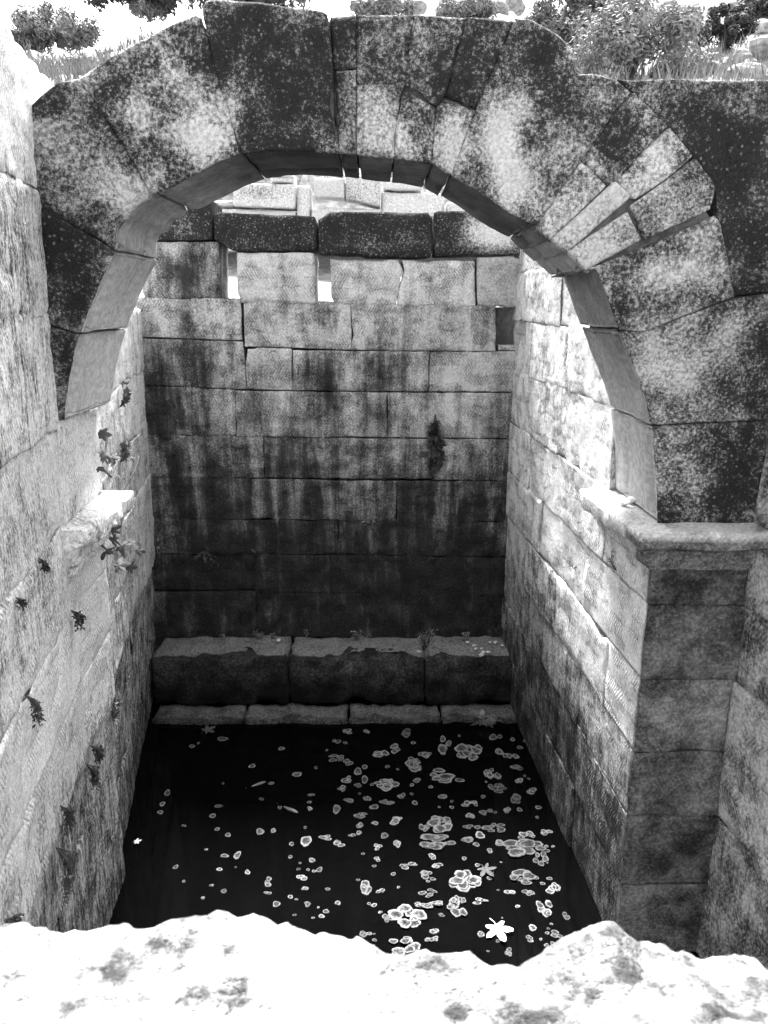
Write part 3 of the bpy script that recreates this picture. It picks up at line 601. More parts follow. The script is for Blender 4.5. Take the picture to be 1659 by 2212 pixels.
# ================================================================== PARAPET IN FRONT
ZP = -0.55
EDGE = [(-420, 2010), (-200, 1985), (-80, 2000), (0, 1986), (40, 1989), (75, 2003), (97, 2017), (130, 2017), (165, 2003), (200, 1990), (260, 1978), (370, 1976), (450, 1977), (530, 1970), (560, 1976), (590, 1989), (625, 2017), (680, 2020), (720, 2012),
        (750, 2022), (780, 2038), (840, 2070), (880, 2078), (980, 2072), (1020, 2060), (1050, 2074), (1120, 2074), (1170, 2048), (1230, 2013), (1270, 1993), (1330, 1996), (1360, 2008), (1400, 2028), (1450, 2033), (1530, 2053), (1590, 2040), (1620, 2048), (1659, 2088), (1800, 2060), (2050, 2090)]
E3 = np.array([on_z(x, y, ZP) for x, y in EDGE])
E2 = resample(E3[:, :2], np.linspace(0, 1, 240))
SPOTS = [(215, 2105, 40, 14, .5), (250, 2070, 30, 10, .3), (500, 2140, 55, 22, .45), (528, 2172, 35, 16, .5), (1362, 2098, 34, 13, .6), (35, 2125, 34, 14, .5), (930, 2095, 60, 14, .35), (1130, 2190, 60, 20, .4), (990, 2186, 28, 14, .5), (360, 2032, 60, 12, .4), (160, 2175, 30, 10, .4), (590, 2110, 40, 12, .25), (1440, 2130, 50, 16, .3), (1560, 2190, 50, 16, .45), (1250, 2150, 50, 14, .3), (510, 2060, 40, 10, .35), (720, 2110, 40, 12, .2), (810, 2070, 30, 8, .4), (1480, 2075, 30, 10, .3), (400, 2150, 30, 10, .4)]
SP3 = [(on_z(x, y, ZP)[:2], abs(on_z(x + rx, y, ZP)[0] - on_z(x, y, ZP)[0]), abs(on_z(x, y + ry, ZP)[1] - on_z(x, y, ZP)[1]), a) for x, y, rx, ry, a in SPOTS]
pw = thing('parapet_wall', 'low wall with bleached lumpy coping stone edging the near end of the pool', 'wall', (0.2, 0.45, ZW))
rings = []
ts = np.concatenate([np.linspace(-1, 0, 5)[:-1], np.linspace(0, 1, 46)])
Vv, Lc = [], []
BACK = -0.12
for k, tt in enumerate(ts):
    if tt < 0:                                             # front face below the edge
        x, y = E2[:, 0], E2[:, 1] + 0.006 - 0.05 * (tt + 1) * 0 + 0.0
        z = np.full(len(E2), ZP - 0.035 + tt * 0.24); y = y - 0.02 * (-tt)
    else:
        d = tt ** 1.35 * 0.60; y = E2[:, 1] - d + 0.016; x = E2[:, 0] * (1 + 0.0 * d)
        rr = 0.035; q = np.clip(1 - d / rr, 0, 1); z = np.full(len(E2), ZP) - rr * (1 - math.sqrt(max(0, 1 - q * q)))
        y = np.where(True, y, y)
    Vv.append(np.stack([x, y, z], 1))
NR, NCc = len(Vv), len(E2); Vv = np.concatenate(Vv)
nz = fbm(Vv * np.array([9, 9, 3]) + 4, 4, 0.55); nf = fbm(Vv * 38 + 9, 3, 0.6)
top = (Vv[:, 2] > ZP - 0.04)
Vv[:, 2] += np.where(top, 0.011 * nz + 0.004 * nf, 0); Vv[:, 1] += np.where(top, 0.004 * nf, 0.012 * nz + 0.003 * nf)
Lc = 0.40 + 0.26 * fbm(Vv * 7 + 2, 3)
for c, ru, rv, a in SP3: Lc += a * np.exp(-((Vv[:, 0] - c[0]) / ru) ** 2 - ((Vv[:, 1] - c[1]) / max(rv, 0.006)) ** 2)
fs = [(j * NCc + i, j * NCc + i + 1, (j + 1) * NCc + i + 1, (j + 1) * NCc + i) for j in range(NR - 1) for i in range(NCc - 1)]
last = Vv[(NR - 1) * NCc:].copy(); n0 = len(Vv); low = last.copy(); low[:, 2] = ZP - 0.3; Vv = np.concatenate([Vv, low])
fs += [((NR - 1) * NCc + i, (NR - 1) * NCc + i + 1, n0 + i + 1, n0 + i) for i in range(NCc - 1)]
fs.append(tuple([j * NCc for j in range(NR)] + [n0])[::-1]); fs.append(tuple([j * NCc + NCc - 1 for j in range(NR)] + [n0 + NCc - 1]))
fs = [f[::-1] for f in fs]
Lc = np.concatenate([Lc, np.full(NCc, 0.3)])
c = Vv.mean(0)
link('coping_stone', mesh(Vv - c, fs, True, {'uvm': Vv, 'lich_shade': Lc, 'damp_shade': np.zeros(len(Vv))}), MT['coping'], pw, c)
F_PAR = Frame((0, 0.50, 0), (1, 0, 0), (0, 0, 1)); F_PAR.N = -F_PAR.N; F_PAR.flip = not F_PAR.flip; F_PAR.M = np.linalg.inv(np.stack([F_PAR.U, F_PAR.V, F_PAR.N], 1))
xl, xr = float(E2[:, 0].min()), float(E2[:, 0].max())
fpz = Field(F_PAR, 0.3, 0.05)
for a, b_ in ((-1.32, xl - 0.004), (xr + 0.004, 1.45), (1.455, 2.4)): block(pw, F_PAR, [(a, ZP + 0.01), (b_, ZP), (b_, ZP - 0.3), (a, ZP - 0.3)], 0.55, MT['coping'], fpz, name='coping_stone', r=0.03, rough=0.012, res=0.05)
for k, (zt_, zb_) in enumerate(zip([ZP - 0.26, -1.25, -1.7, -2.15, -2.6, -3.05], [-1.25, -1.7, -2.15, -2.6, -3.05, -3.9])):
    js = [-1.2, -0.3 + 0.25 * (k % 2), 0.7 + 0.2 * (k % 2), 1.5, 2.4]
    for a, b_ in zip(js[:-1], js[1:]): block(pw, F_PAR, [(a, zt_), (b_, zt_), (b_, zb_), (a, zb_)], 0.45, MT['side'], fpz, r=0.012, rough=0.006, res=0.08, push=-0.03)

# ================================================================== FAR RUIN AND HILLSIDE
rt = thing('ruined_wall', 'bleached ruined block wall standing behind the end wall, seen under the arch', 'wall', (0.2, 9.5, 0.4))
frr = Field(F_REAR, 0.22, 0.0, blobs=[(560, 415, 60, 20, .3), (430, 450, 30, 20, .1), (750, 430, 40, 30, .12)])
c5r = lambda pts: pxs(F_REAR, [(265.4 + 0.54 * a, 365 + 0.54 * b_) for a, b_ in pts])
RB = [[(440, 54), (690, 60), (690, 160), (440, 150)], [(692, 62), (748, 62), (748, 330), (692, 330)], [(590, 10), (680, 10), (684, 58), (590, 54)], [(330, 120), (436, 122), (436, 152), (330, 150)], [(330, 154), (690, 164), (690, 330), (330, 330)],
      [(762, 30), (888, 36), (888, 118), (764, 114)], [(890, 20), (1030, 24), (1030, 150), (890, 120)], [(752, 152), (1032, 156), (1032, 330), (752, 330)], [(1034, 86), (1290, 94), (1290, 190), (1034, 190)], [(1034, 193), (1290, 193), (1290, 330), (1034, 330)],
      [(1296, 130), (1440, 134), (1440, 330), (1296, 330)], [(1444, 200), (1640, 204), (1640, 330), (1444, 330)], [(1040, 30), (1200, 36), (1200, 84), (1040, 82)], [(120, 150), (326, 152), (326, 330), (120, 330)]]
for k, pts in enumerate(RB): block(rt, F_REAR, c5r(pts), 0.4, MT['cap'], frr, r=0.03, rough=0.012, res=0.05, push=random.Random(k).uniform(-.08, .05), dl=random.Random(k + 9).uniform(-.12, .12))
hexa('rubble_core', F_REAR, -2.2, 3.0, 0.1, 0.95, -0.3, -0.9, MT['core'], rt)
def leafcloud(n, cen, rad, size, rs, up=0.3):
    """n small leaf faces spread through clumps"""
    g_ = np.random.default_rng(rs.randrange(10 ** 6)); C_ = np.array(cen)[g_.integers(0, len(cen), n)]
    un = lambda a: a / (np.linalg.norm(a, axis=1)[:, None] + 1e-9)
    d = un(g_.normal(size=(n, 3))); p = C_[:, :3] + d * (C_[:, 3] * rad * g_.random(n) ** 0.45)[:, None]
    nr_ = un(d + g_.normal(0, .5, (n, 3)) + np.array([0, 0, up])); a = un(np.cross(nr_, g_.random((n, 3)) + .05)); b_ = np.cross(nr_, a); s = (size * g_.uniform(.6, 1.4, n))[:, None]
    V_ = np.stack([p - a * s, p + b_ * s * .45, p + a * s, p - b_ * s * .45], 1).reshape(-1, 3)
    return V_, np.arange(4 * n).reshape(-1, 4).tolist()
def tube(pts, r0, r1, n=6):
    pts = np.asarray(pts, float); V_, F_ = [], []
    for i, p in enumerate(pts):
        d = pts[min(i + 1, len(pts) - 1)] - pts[max(i - 1, 0)]; d = d / (np.linalg.norm(d) + 1e-9)
        a = np.cross(d, [0.31, 0.7, 0.64]); a /= np.linalg.norm(a); b_ = np.cross(d, a); r_ = r0 + (r1 - r0) * i / (len(pts) - 1)
        for k in range(n): V_.append(p + r_ * (a * math.cos(k * 2 * math.pi / n) + b_ * math.sin(k * 2 * math.pi / n)))
    for i in range(len(pts) - 1):
        for k in range(n): F_.append((i * n + k, i * n + (k + 1) % n, (i + 1) * n + (k + 1) % n, (i + 1) * n + k))
    F_.append(tuple(range(n))[::-1]); F_.append(tuple((len(pts) - 1) * n + k for k in range(n)))
    return V_, F_
def merge(parts):
    V_, F_ = [], []
    for v_, f in parts:
        o = len(V_); V_ += list(v_); F_ += [tuple(i + o for i in q) for q in f]
    return V_, F_
def bush(name, label, x, y, wpx, hpx, mat, seed, n=7000, size=0.045, group=None, cat='bush', clumps=26):
    """base at photo pixel (x, y) on the hillside; wpx by hpx big"""
    rs = random.Random(seed); base = ground_hit(x, y); D = float(base @ A_F); W = wpx / FPX * D; H = hpx / FPX * D * 1.02
    t_ = thing(name, label, cat, tuple(base), group); cen = []
    for k in range(clumps):
        a = rs.random() * 6.283; rr = math.sqrt(rs.random()) * 0.5 * W; zz = H * (0.18 + 0.72 * rs.random() * (1 - (rr / (0.5 * W)) ** 2 * 0.55))
        cen.append((rr * math.cos(a), rr * math.sin(a) * 0.9, zz, rs.uniform(0.10, 0.2) * W))
    V_, F_ = leafcloud(n, cen, 1.0, size * D / 14.0, rs)
    link('crown', mesh(V_, F_, False), mat, t_, base)
    parts = [tube([(0, 0, -0.15), (0.02, 0, H * 0.3), (0.0, 0.03, H * 0.6)], 0.05 * W, 0.02 * W)]
    for c_ in cen[::3]: parts.append(tube([(0, 0, H * 0.12), (c_[0] * .5, c_[1] * .5, c_[2] * .55), (c_[0], c_[1], c_[2])], 0.018 * W, 0.006 * W, 5))
    link('trunk', mesh(*merge(parts)), MT['bark'], t_, base)
    return t_
bush('shrub', 'large pale leaved shrub on the slope above the spandrel', 1360, 172, 250, 185, MT['leaf_pale'], 3, 15000, 0.04, clumps=40)
bush('shrub', 'dark rounded bush among pale rocks on the upper slope', 1562, 110, 100, 95, MT['leaf_dark'], 4, 8000, 0.035)
bush('shrub', 'shadowy tall bush rising behind the shoulder of the arch', 1215, 130, 170, 170, MT['leaf_mid'], 5, 12000, 0.04, clumps=34)
bush('shrub', 'small pale bush at the edge of the spandrel top', 1440, 168, 60, 34, MT['leaf_pale'], 6, 2500, 0.03)
bush('shrub', 'grey bush on the skyline above the pale grass slope', 130, 95, 170, 62, MT['leaf_pale'], 7, 9000, 0.035)
bush('shrub', 'low dark bush beside the skyline bush on the grass slope', 60, 105, 80, 45, MT['leaf_mid'], 8, 4500, 0.035)
bush('shrub', 'small round grey bush in the middle of the grass slope', 322, 34, 70, 32, MT['leaf_pale'], 9, 4000, 0.035)
bush('tree', 'dark tree behind the highest stone of the arch', 560, 20, 330, 120, MT['leaf_mid'], 10, 9000, 0.06, cat='tree')
bush('tree', 'dense dark tree at the top of the grass slope', 285, 12, 160, 70, MT['leaf_dark'], 12, 6000, 0.06, cat='tree')
bush('shrub', 'leafy bush at the top of the slope above the pale rocks', 1640, 40, 90, 70, MT['leaf_mid'], 13, 3500, 0.05)
bush('shrub', 'leafy grey shrub between the tall bush and the large pale shrub', 1285, 95, 150, 110, MT['leaf_mid'], 21, 9000, 0.035, clumps=30)
bush('shrub', 'low pale scrub on the slope over the flat stones of the arch', 1010, 40, 120, 34, MT['leaf_pale'], 22, 5000, 0.035)
bush('shrub', 'low scrub beyond the first joint of the arch crown', 830, 36, 120, 30, MT['leaf_pale'], 23, 5000, 0.035)
bush('shrub', 'grey scrub under the dark rounded bush', 1500, 165, 130, 40, MT['leaf_pale'], 24, 5000, 0.03)
bush('shrub', 'low scrub at the foot of the pale grass slope', 190, 160, 110, 30, MT['leaf_pale'], 25, 3500, 0.03)
rs = random.Random(77)
def rockmesh(seed, s, sx=1, sy=1, sz=.7):
    V_, F_ = [], []; nlat, nlon = 8, 12
    for i in range(nlat + 1):
        th = math.pi * i / nlat
        for j in range(nlon): ph = 2 * math.pi * j / nlon; V_.append((math.sin(th) * math.cos(ph), math.sin(th) * math.sin(ph), math.cos(th)))
    V_ = np.array(V_); n = fbm(V_ * 1.3 + seed * 3.7, 3); V_ = V_ * (1 + 0.32 * n)[:, None]; V_ = np.sign(V_) * np.abs(V_) ** 0.85 * np.array([sx, sy, sz]) * s
    for i in range(nlat):
        for j in range(nlon): F_.append((i * nlon + j, (i + 1) * nlon + j, (i + 1) * nlon + (j + 1) % nlon, i * nlon + (j + 1) % nlon))
    return mesh(V_, F_, False)
RM = [rockmesh(k, 1.0, 1 + .3 * (k % 3), 1, .6 + .1 * (k % 4)) for k in range(6)]
spots_ = [(1500, 150, 26), (1550, 160, 34), (1610, 165, 30), (1490, 120, 20), (1640, 120, 34), (1530, 135, 18), (1600, 130, 22), (1640, 70, 26), (1500, 70, 20), (1480, 40, 24), (1440, 20, 20), (1590, 20, 22), (1650, 15, 20), (1020, 20, 24), (1075, 24, 20), (960, 22, 18), (900, 20, 16), (820, 16, 18), (1110, 14, 22), (770, 14, 16), (1460, 90, 18), (1620, 145, 18)]
for x, y, s in spots_:
    p = ground_hit(x, y); k = rs.randrange(6); o = link('boulder', RM[k], MT['rock']); sc = s / FPX * float(p @ A_F); o.scale = (sc,) * 3
    o.location = p + np.array([0, 0, 0.1 * sc]); o.rotation_euler = (rs.uniform(-.2, .2), rs.uniform(-.2, .2), rs.random() * 6)
    tag(o, 'pale weathered boulder lying on the bright hillside', 'boulder', 'boulders on the hillside')
# dry grass on the slope: one object
g_ = np.random.default_rng(8); NG = 14000; lf_ = g_.random(NG) < 0.72
X = np.where(lf_, g_.uniform(-11, -1.0, NG), g_.uniform(-2, 9, NG)); Y = np.where(lf_, 9.0 + 17 * g_.random(NG) ** 1.3, g_.uniform(10.4, 20, NG))
ok = ~((X > -2.4) & (Y < 10.6)); X, Y = X[ok], Y[ok]; NG = len(X)
z = ground_h(X, Y); h = g_.uniform(.18, .55, NG) * np.where(Y > 10, 1, .5); a = g_.random(NG) * 6.28; dx, dy = np.cos(a), np.sin(a); w_ = 0.006 + 0.0006 * Y; le = g_.uniform(0, .5, NG) * h
V_ = np.stack([np.stack([X - dx * w_, Y - dy * w_, z - .03], 1), np.stack([X + dx * w_, Y + dy * w_, z - .03], 1), np.stack([X + dy * le * .4, Y - dx * le * .4, z + h * .6], 1), np.stack([X + dy * le, Y - dx * le, z + h], 1)], 1).reshape(-1, 3)
F_ = [q for i in range(NG) for q in ((4 * i, 4 * i + 1, 4 * i + 2), (4 * i, 4 * i + 2, 4 * i + 3))]
tag(link('dry_grass', mesh(V_, F_, False), MT['grass']), 'pale dry grass covering the slope behind the arch', 'grass', None, 'stuff')

# ================================================================== PLANTS ON THE WALLS
def fig_leaf_mesh(seed, deep=0.55, curl=0.25):
    rs_ = random.Random(seed); V_, F_ = [(0, 0, 0)], []; n = 60
    lob = [(-2.15, .62), (-1.05, .86), (0, 1.0), (1.05, .86), (2.15, .62)]
    for ring in (0.5, 1.0):
        for k in range(n):
            a = -math.pi + 2 * math.pi * k / n; r_ = 0.28 if deep > .5 else 0.45
            for c_, l in lob:
                d = abs((a - c_ + math.pi) % (2 * math.pi) - math.pi); q = min(1, d / 0.52)
                r_ = max(r_, l * (1 - (0.72 if deep > .5 else 0.5) * q ** 1.3))
            r_ = r_ * (1 + 0.05 * math.sin(k * 2.9 + seed)) * (1 if ring == 1 else 0.5)
            x, y = r_ * math.cos(a), r_ * math.sin(a); V_.append((x, y, -curl * (x * x + y * y) + 0.06 * math.sin(5 * a + seed) * ring))
    for k in range(n):
        k2 = (k + 1) % n; F_.append((0, 1 + k, 1 + k2)); F_.append((1 + k, 1 + n + k, 1 + n + k2, 1 + k2))
    return mesh(V_, F_)
FIG = [fig_leaf_mesh(k, .6 if k % 2 else .4, .2 + .12 * k) for k in range(4)]
def add_leaf(parent, k, loc, size, rot, mat):
    me = FIG[k % 4]
    o = bpy.data.objects.new('leaf', me); COL.objects.link(o)
    if not me.materials: me.materials.append(mat)
    o.parent = parent; o.location = Vector(loc) - parent.location; o.scale = (size,) * 3; o.rotation_euler = rot
    return o
def shoot(label, fr, stems, leaves, name='fig_shoot', cat='plant'):
    b0_ = fr.pix3(*stems[0][0][:2], stems[0][0][2]); t_ = thing(name, label, cat, tuple(b0_)); rs_ = random.Random(len(leaves) * 7)
    for st in stems:
        pts = np.array([fr.pix3(x, y, w) for x, y, w in st])
        fine = np.array([[np.interp(q, np.linspace(0, 1, len(pts)), pts[:, k]) for k in range(3)] for q in np.linspace(0, 1, 9)])
        v_, f = tube(fine - b0_, 0.008, 0.004, 6); link('stem', mesh(v_, f), MT['stem'], t_, b0_)
    for k, (x, y, w, s) in enumerate(leaves):
        p = fr.pix3(x, y, w); sz = 1.25 * s / FPX * float(p @ A_F)
        add_leaf(t_, k, p, sz, (R(rs_.uniform(25, 75)), R(rs_.uniform(-30, 30)), R(rs_.uniform(-60, 60))), MT['fig'])
    return t_
shoot('upper fig shoot with curling leaves on the streaked wall above the impost', F_LEFT, [[(240, 1082, 0.0), (262, 1062, .05), (285, 1030, .08), (297, 1002, .1), (300, 985, .1)], [(220, 1012, .12), (240, 1030, .06), (252, 1005, .02)], [(232, 935, .1), (228, 975, .1), (222, 1000, .1)]],
      [(221, 938, .12, 16), (222, 985, .14, 22), (240, 990, .12, 16), (258, 1030, .1, 18), (214, 1012, .12, 10), (262, 985, .06, 12), (275, 975, .06, 9), (285, 990, .06, 9)])
shoot('lower fig shoot hanging with large dark leaves below the broken impost', F_LEFT, [[(206, 1143, 0.0), (225, 1150, .06), (248, 1175, .1), (270, 1205, .12)], [(206, 1168, 0), (222, 1180, .05), (240, 1195, .08)]],
      [(232, 1130, .1, 12), (244, 1145, .1, 16), (228, 1190, .12, 24), (262, 1180, .12, 20), (285, 1172, .1, 20), (255, 1222, .12, 22), (282, 1222, .1, 18), (245, 1165, .1, 14), (300, 1190, .08, 12)])
def weed(label, fr, x, y, wpx, hpx, mat, seed, n=30, w=0.0, leaf=5.0, hang=False, name='weed', cat='weed', group=None, long=1.0):
    rs_ = random.Random(seed); b0_ = fr.pix3(x, y, w); D = float(b0_ @ A_F); k_ = D / FPX
    t_ = thing(name, label, cat, tuple(b0_), group); stp, lf = [], []
    U_ = fr.U / np.linalg.norm(fr.U); N_ = fr.N
    ns = max(3, n // 6)
    for s in range(ns):
        e = U_ * rs_.uniform(-.5, .5) * wpx * k_ + N_ * rs_.uniform(.1, .6) * min(wpx, 30) * k_ + np.array([0, 0, (-1 if hang else 1) * rs_.uniform(.5, 1) * hpx * k_])
        mid = e * .5 + N_ * .15 * hpx * k_; pts = [np.zeros(3) - N_ * .01, mid, e]
        stp.append(tube(pts, 0.9 * k_, 0.5 * k_, 4))
        for q in range(max(2, n // ns)):
            f = rs_.uniform(.25, 1.05); p = (1 - f) ** 2 * pts[0] + 2 * f * (1 - f) * pts[1] + f * f * pts[2]
            d = np.array([rs_.gauss(0, 1) for _ in range(3)]) + N_ * .8 + (np.array([0, 0, -1.2]) if hang else np.array([0, 0, .3])); d /= np.linalg.norm(d)
            a = np.cross(d, [rs_.random(), rs_.random(), .5]); a /= np.linalg.norm(a); L = leaf * k_ * rs_.uniform(.6, 1.4) * long; W_ = leaf * k_ * .34 * rs_.uniform(.7, 1.2)
            cc = np.cross(a, d) * L * .12
            lf.append(([p, p + d * L * .5 + a * W_ + cc, p + d * L, p + d * L * .5 - a * W_ + cc, p + d * L * .5 - cc * .5], [(0, 1, 4), (1, 2, 4), (2, 3, 4), (3, 0, 4)]))
    link('stem', mesh(*merge(stp)), MT['stem'], t_, b0_); link('foliage', mesh(*merge(lf)), mat, t_, b0_)
    return t_
LD, LM, LP = MT['leaf_dark'], MT['leaf_mid'], MT['leaf_pale']
weed('dark hanging plant with long narrow leaves rooted high in the end wall', F_BACK, 940, 893, 40, 105, LD, 1, 110, 0.0, 19, True, 'hanging_plant', 'plant')
weed('thin trailing sprig below the dark hanging plant', F_BACK, 931, 985, 12, 58, LD, 2, 18, 0.0, 8, True, 'hanging_plant', 'plant')
weed('tuft of small pale leaves in a joint of the end wall', F_BACK, 795, 1135, 36, 22, LP, 3, 36, 0, 7)
weed('sparse trailing weed near the dark corner of the end wall', F_BACK, 440, 1190, 70, 24, LM, 4, 36, 0, 8, True)
weed('small sprig in the upright joint of the end wall', F_BACK, 553, 1205, 10, 22, LM, 5, 12, 0, 7)
weed('leafy weed in the corner between streaked wall and end wall', F_BACK, 338, 1140, 26, 60, LM, 6, 50, 0.02, 10, True)
weed('second leafy weed low in the corner of the end wall', F_BACK, 345, 1195, 24, 40, LD, 61, 30, 0.02, 8, True)
for k, (x, y, w_, h_, lab) in enumerate([(560, 1375, 26, 20, 'small weed at the back of the first ledge block'), (590, 1376, 14, 12, 'tiny pale sprout beside the small ledge weed'), (662, 1372, 8, 16, 'single upright sprout near the crack of the ledge'), (770, 1378, 34, 22, 'low weed at the back of the middle ledge block'),
        (918, 1402, 50, 52, 'bushy weed filling the joint between two ledge blocks'), (1005, 1376, 20, 14, 'tiny weed near the end of the ledge'), (1080, 1372, 40, 34, 'thin dark weed in the corner above the ledge end'), (482, 1376, 10, 10, 'tiny sprout above the slot of the first ledge block')]):
    weed(lab, F_BACK, x, y, w_, h_, LP if k not in (6,) else LD, 30 + k, 20 + 2 * w_, 0.04 if k != 4 else 0.34, 6)
weed('grassy plant with long blades on the wet kerb', F_KERB, 1048, 1572, 60, 34, LP, 50, 40, 0.0, 16, False, 'water_plant', 'plant', None, 1.3)
for k, (x, y, w_, h_, mat, lab) in enumerate([(88, 1205, 20, 34, LD, 'dark weed in the stepped joint of the streaked wall'), (158, 1318, 40, 40, LD, 'thin branching weed hanging below the broken impost'), (60, 1500, 34, 80, LD, 'dark trailing weed in a lower joint of the streaked wall'),
        (240, 1555, 60, 44, LM, 'leafy weed at the top of the long ledge joint'), (200, 1610, 40, 40, LD, 'dark clump of weed under the leafy ledge weed'), (190, 1650, 40, 60, LD, 'rounded dark weed halfway down the ledge joint'),
        (126, 1830, 90, 130, LM, 'large spreading weed low on the ledge joint'), (135, 1740, 34, 60, LD, 'narrow weed above the large spreading weed'), (20, 1985, 70, 24, LD, 'flat dark weed against the coping stone'), (262, 880, 30, 50, LM, 'small dry tuft behind the foot of the arch'), (262, 1000, 50, 50, LM, 'feathery weed behind the upper fig shoot'), (40, 1290, 20, 22, LD, 'tiny dark tuft in the stepped joint')]):
    weed(lab, F_LEFT, x, y, w_, h_, mat, 70 + k, int(40 + w_ * 2.2), 0.01, 10, k not in (3, 9, 10))
weed('pale broad leaved plant growing from the impost against the flank wall', F_ARCH, 1638, 1142, 30, 46, LP, 90, 20, 0.08, 20, False, 'weed', 'plant', None, 1.0)
weed('thin dry stalks arching from the bright wall below the impost', F_RIGHT, 1240, 1232, 130, 40, MT['grass'], 91, 10, 0.0, 5)
weed('wispy dark weed on the bright wall near the end wall', F_RIGHT, 1330, 1235, 40, 46, LM, 92, 24, 0.0, 5)

# ================================================================== FLOATING THINGS
cw = lambda a, b_: (232.3 + 0.64 * a, 1526 + 0.64 * b_)
SC_ = [(1015,93,22,14),(1130,130,30,30),(1310,105,22,14),(925,165,25,15),(970,145,22,14),(1070,160,22,11),(1045,195,38,25),(1225,155,45,30),(1335,160,28,20),(1380,172,15,8),(1155,235,60,25),(1300,225,28,20),(1385,207,22,9),(805,247,18,12),(845,220,12,9),(868,247,10,10),(950,265,42,20),(845,268,14,8),(790,280,16,10),(1050,252,17,9),(1315,275,32,15),(1390,255,17,10),(1430,285,20,12),(875,313,13,9),(812,322,20,8),(950,323,32,11),(995,305,16,9),(1130,305,18,9),(1225,330,27,14),(1375,312,20,19),(1350,350,14,9),(773,347,12,11),(900,340,12,7),(680,347,10,7),(677,324,12,5),(688,300,12,5),(1285,360,27,12),(1225,370,14,8),(855,370,28,9),(1125,395,45,28),(980,393,32,16),(1065,407,18,16),(1310,410,40,18),(1215,405,18,8),(850,403,13,9),(900,395,13,6),(1415,435,30,16),(1480,425,18,10),(1095,458,70,26),(1225,462,35,20),(1400,482,70,30),(1330,462,22,12),(910,473,17,13),(975,468,13,14),(780,465,20,11),(670,455,14,16),(625,462,12,10),(515,423,12,8),(560,418,10,8),(1257,435,14,9),(1285,490,16,8),(1090,510,18,11),(1465,520,26,27),(910,518,11,8),(1018,540,30,11),(1113,540,20,9),(438,503,10,10),(395,505,11,5),(380,548,13,7),(475,560,10,10),(545,595,18,16),(543,630,14,6),(570,668,12,7),(662,577,20,12),(667,617,12,8),(678,667,12,9),(740,695,12,9),(775,668,12,9),(715,552,9,7),(690,520,10,6),(1078,575,28,17),(1205,595,55,36),(1395,577,52,25),(1075,632,32,14),(1083,670,42,14),(875,610,22,26),(915,622,18,10),(893,668,16,10),(1180,680,38,32),(1250,660,30,11),(1358,628,17,12),(1418,628,20,14),(1507,620,24,20),(1480,675,32,30),(1010,710,58,33),(945,715,22,14),(1093,772,33,20),(853,772,20,14),(1000,815,52,32),(1353,830,16,13),(1420,790,18,13),(1268,770,16,14),(1520,770,24,14),(1550,708,14,12),(1435,748,12,8),(1128,705,12,5),(375,338,13,5),(355,370,10,5),(185,330,8,5),(202,292,8,9),(178,358,8,5),(388,110,14,6),(260,403,10,4),(370,415,8,4),(230,543,7,6),(352,605,9,4),(322,648,9,4),(640,230,12,7),(555,262,10,6),(815,85,20,8),(870,86,14,5),(735,445,24,9),(770,175,26,11),(810,188,20,12),(800,125,9,5),(935,437,12,7),(825,435,13,6)]
rs = random.Random(5)
for k in range(170):
    a = 180 + 1330 * math.sqrt(rs.random()); b_ = rs.uniform(90, 830); s = rs.uniform(3, 9)
    if all((a - q[0]) ** 2 + (b_ - q[1]) ** 2 > (q[2] + 8) ** 2 for q in SC_): SC_.append((a, b_, s, s * .6))
def scum(px_, py_, rx, ry, k):
    x, y = cw(px_, py_); c = on_z(x, y, ZW); ex = (on_z(x + rx * .64, y, ZW)[0] - c[0]) * 1.2; ey = (c[1] - on_z(x, y + ry * .64, ZW)[1]) * 1.25
    r_ = random.Random(k); V_, F_, rim = [], [], []
    nl = 1 if rx < 9 else r_.choice((1, 2, 2)) if rx < 16 else r_.choice((3, 4)) if rx < 26 else r_.choice((5, 6, 7)) if rx < 38 else r_.choice((8, 9, 10, 11))
    for q in range(nl):
        lr = 1.0 if nl == 1 else r_.uniform(.5, .72) if nl == 2 else r_.uniform(.32, .56) if nl < 5 else r_.uniform(.2, .42)
        a = r_.random() * 6.283; d = 0 if nl == 1 else (1.02 - lr) * math.sqrt(r_.uniform(.15, 1)); cx_, cy_ = d * math.cos(a), d * math.sin(a)
        n = 22 if rx > 10 else 14; o0 = len(V_); ph = [r_.random() * 6.28 for _ in range(3)]; z0 = .002 + .0012 * q
        V_.append((cx_ * ex, cy_ * ey, z0)); rim.append(0.0)
        for f, rv_ in ((.42, 0.05), (.68, .35), (.84, 1.0), (.94, .9), (1.0, .5)):
            for j in range(n):
                th = 2 * math.pi * j / n; w_ = lr * f * (1 + .13 * math.sin(2 * th + ph[0]) + .09 * math.sin(3 * th + ph[1]) + .06 * math.sin(7 * th + ph[2]))
                V_.append(((cx_ + w_ * math.cos(th)) * ex, (cy_ + w_ * math.sin(th)) * ey, z0 + (.0025 * rv_ if f < 1 else -.0015))); rim.append(rv_)
        F_ += [(o0, o0 + 1 + j, o0 + 1 + (j + 1) % n) for j in range(n)]
        for g_ in range(4):
            for j in range(n): j2 = (j + 1) % n; F_.append((o0 + 1 + g_ * n + j, o0 + 1 + (g_ + 1) * n + j, o0 + 1 + (g_ + 1) * n + j2, o0 + 1 + g_ * n + j2))
    o = link('scum_patch', mesh(V_, F_, True, {'rim': np.array(rim)}), MT['scum']); o.location = c
    big = rx >= 38
    tag(o, 'wide lobed raft of pale scum floating on the black water' if big else 'small pale ring of scum floating on the black water' if rx < 16 else 'pale lobed patch of scum floating on the black water', 'scum', 'wide scum rafts on the pool' if big else 'small scum rings on the pool' if rx < 16 else 'scum patches on the pool')
for k, q in enumerate(SC_): scum(*q, k)
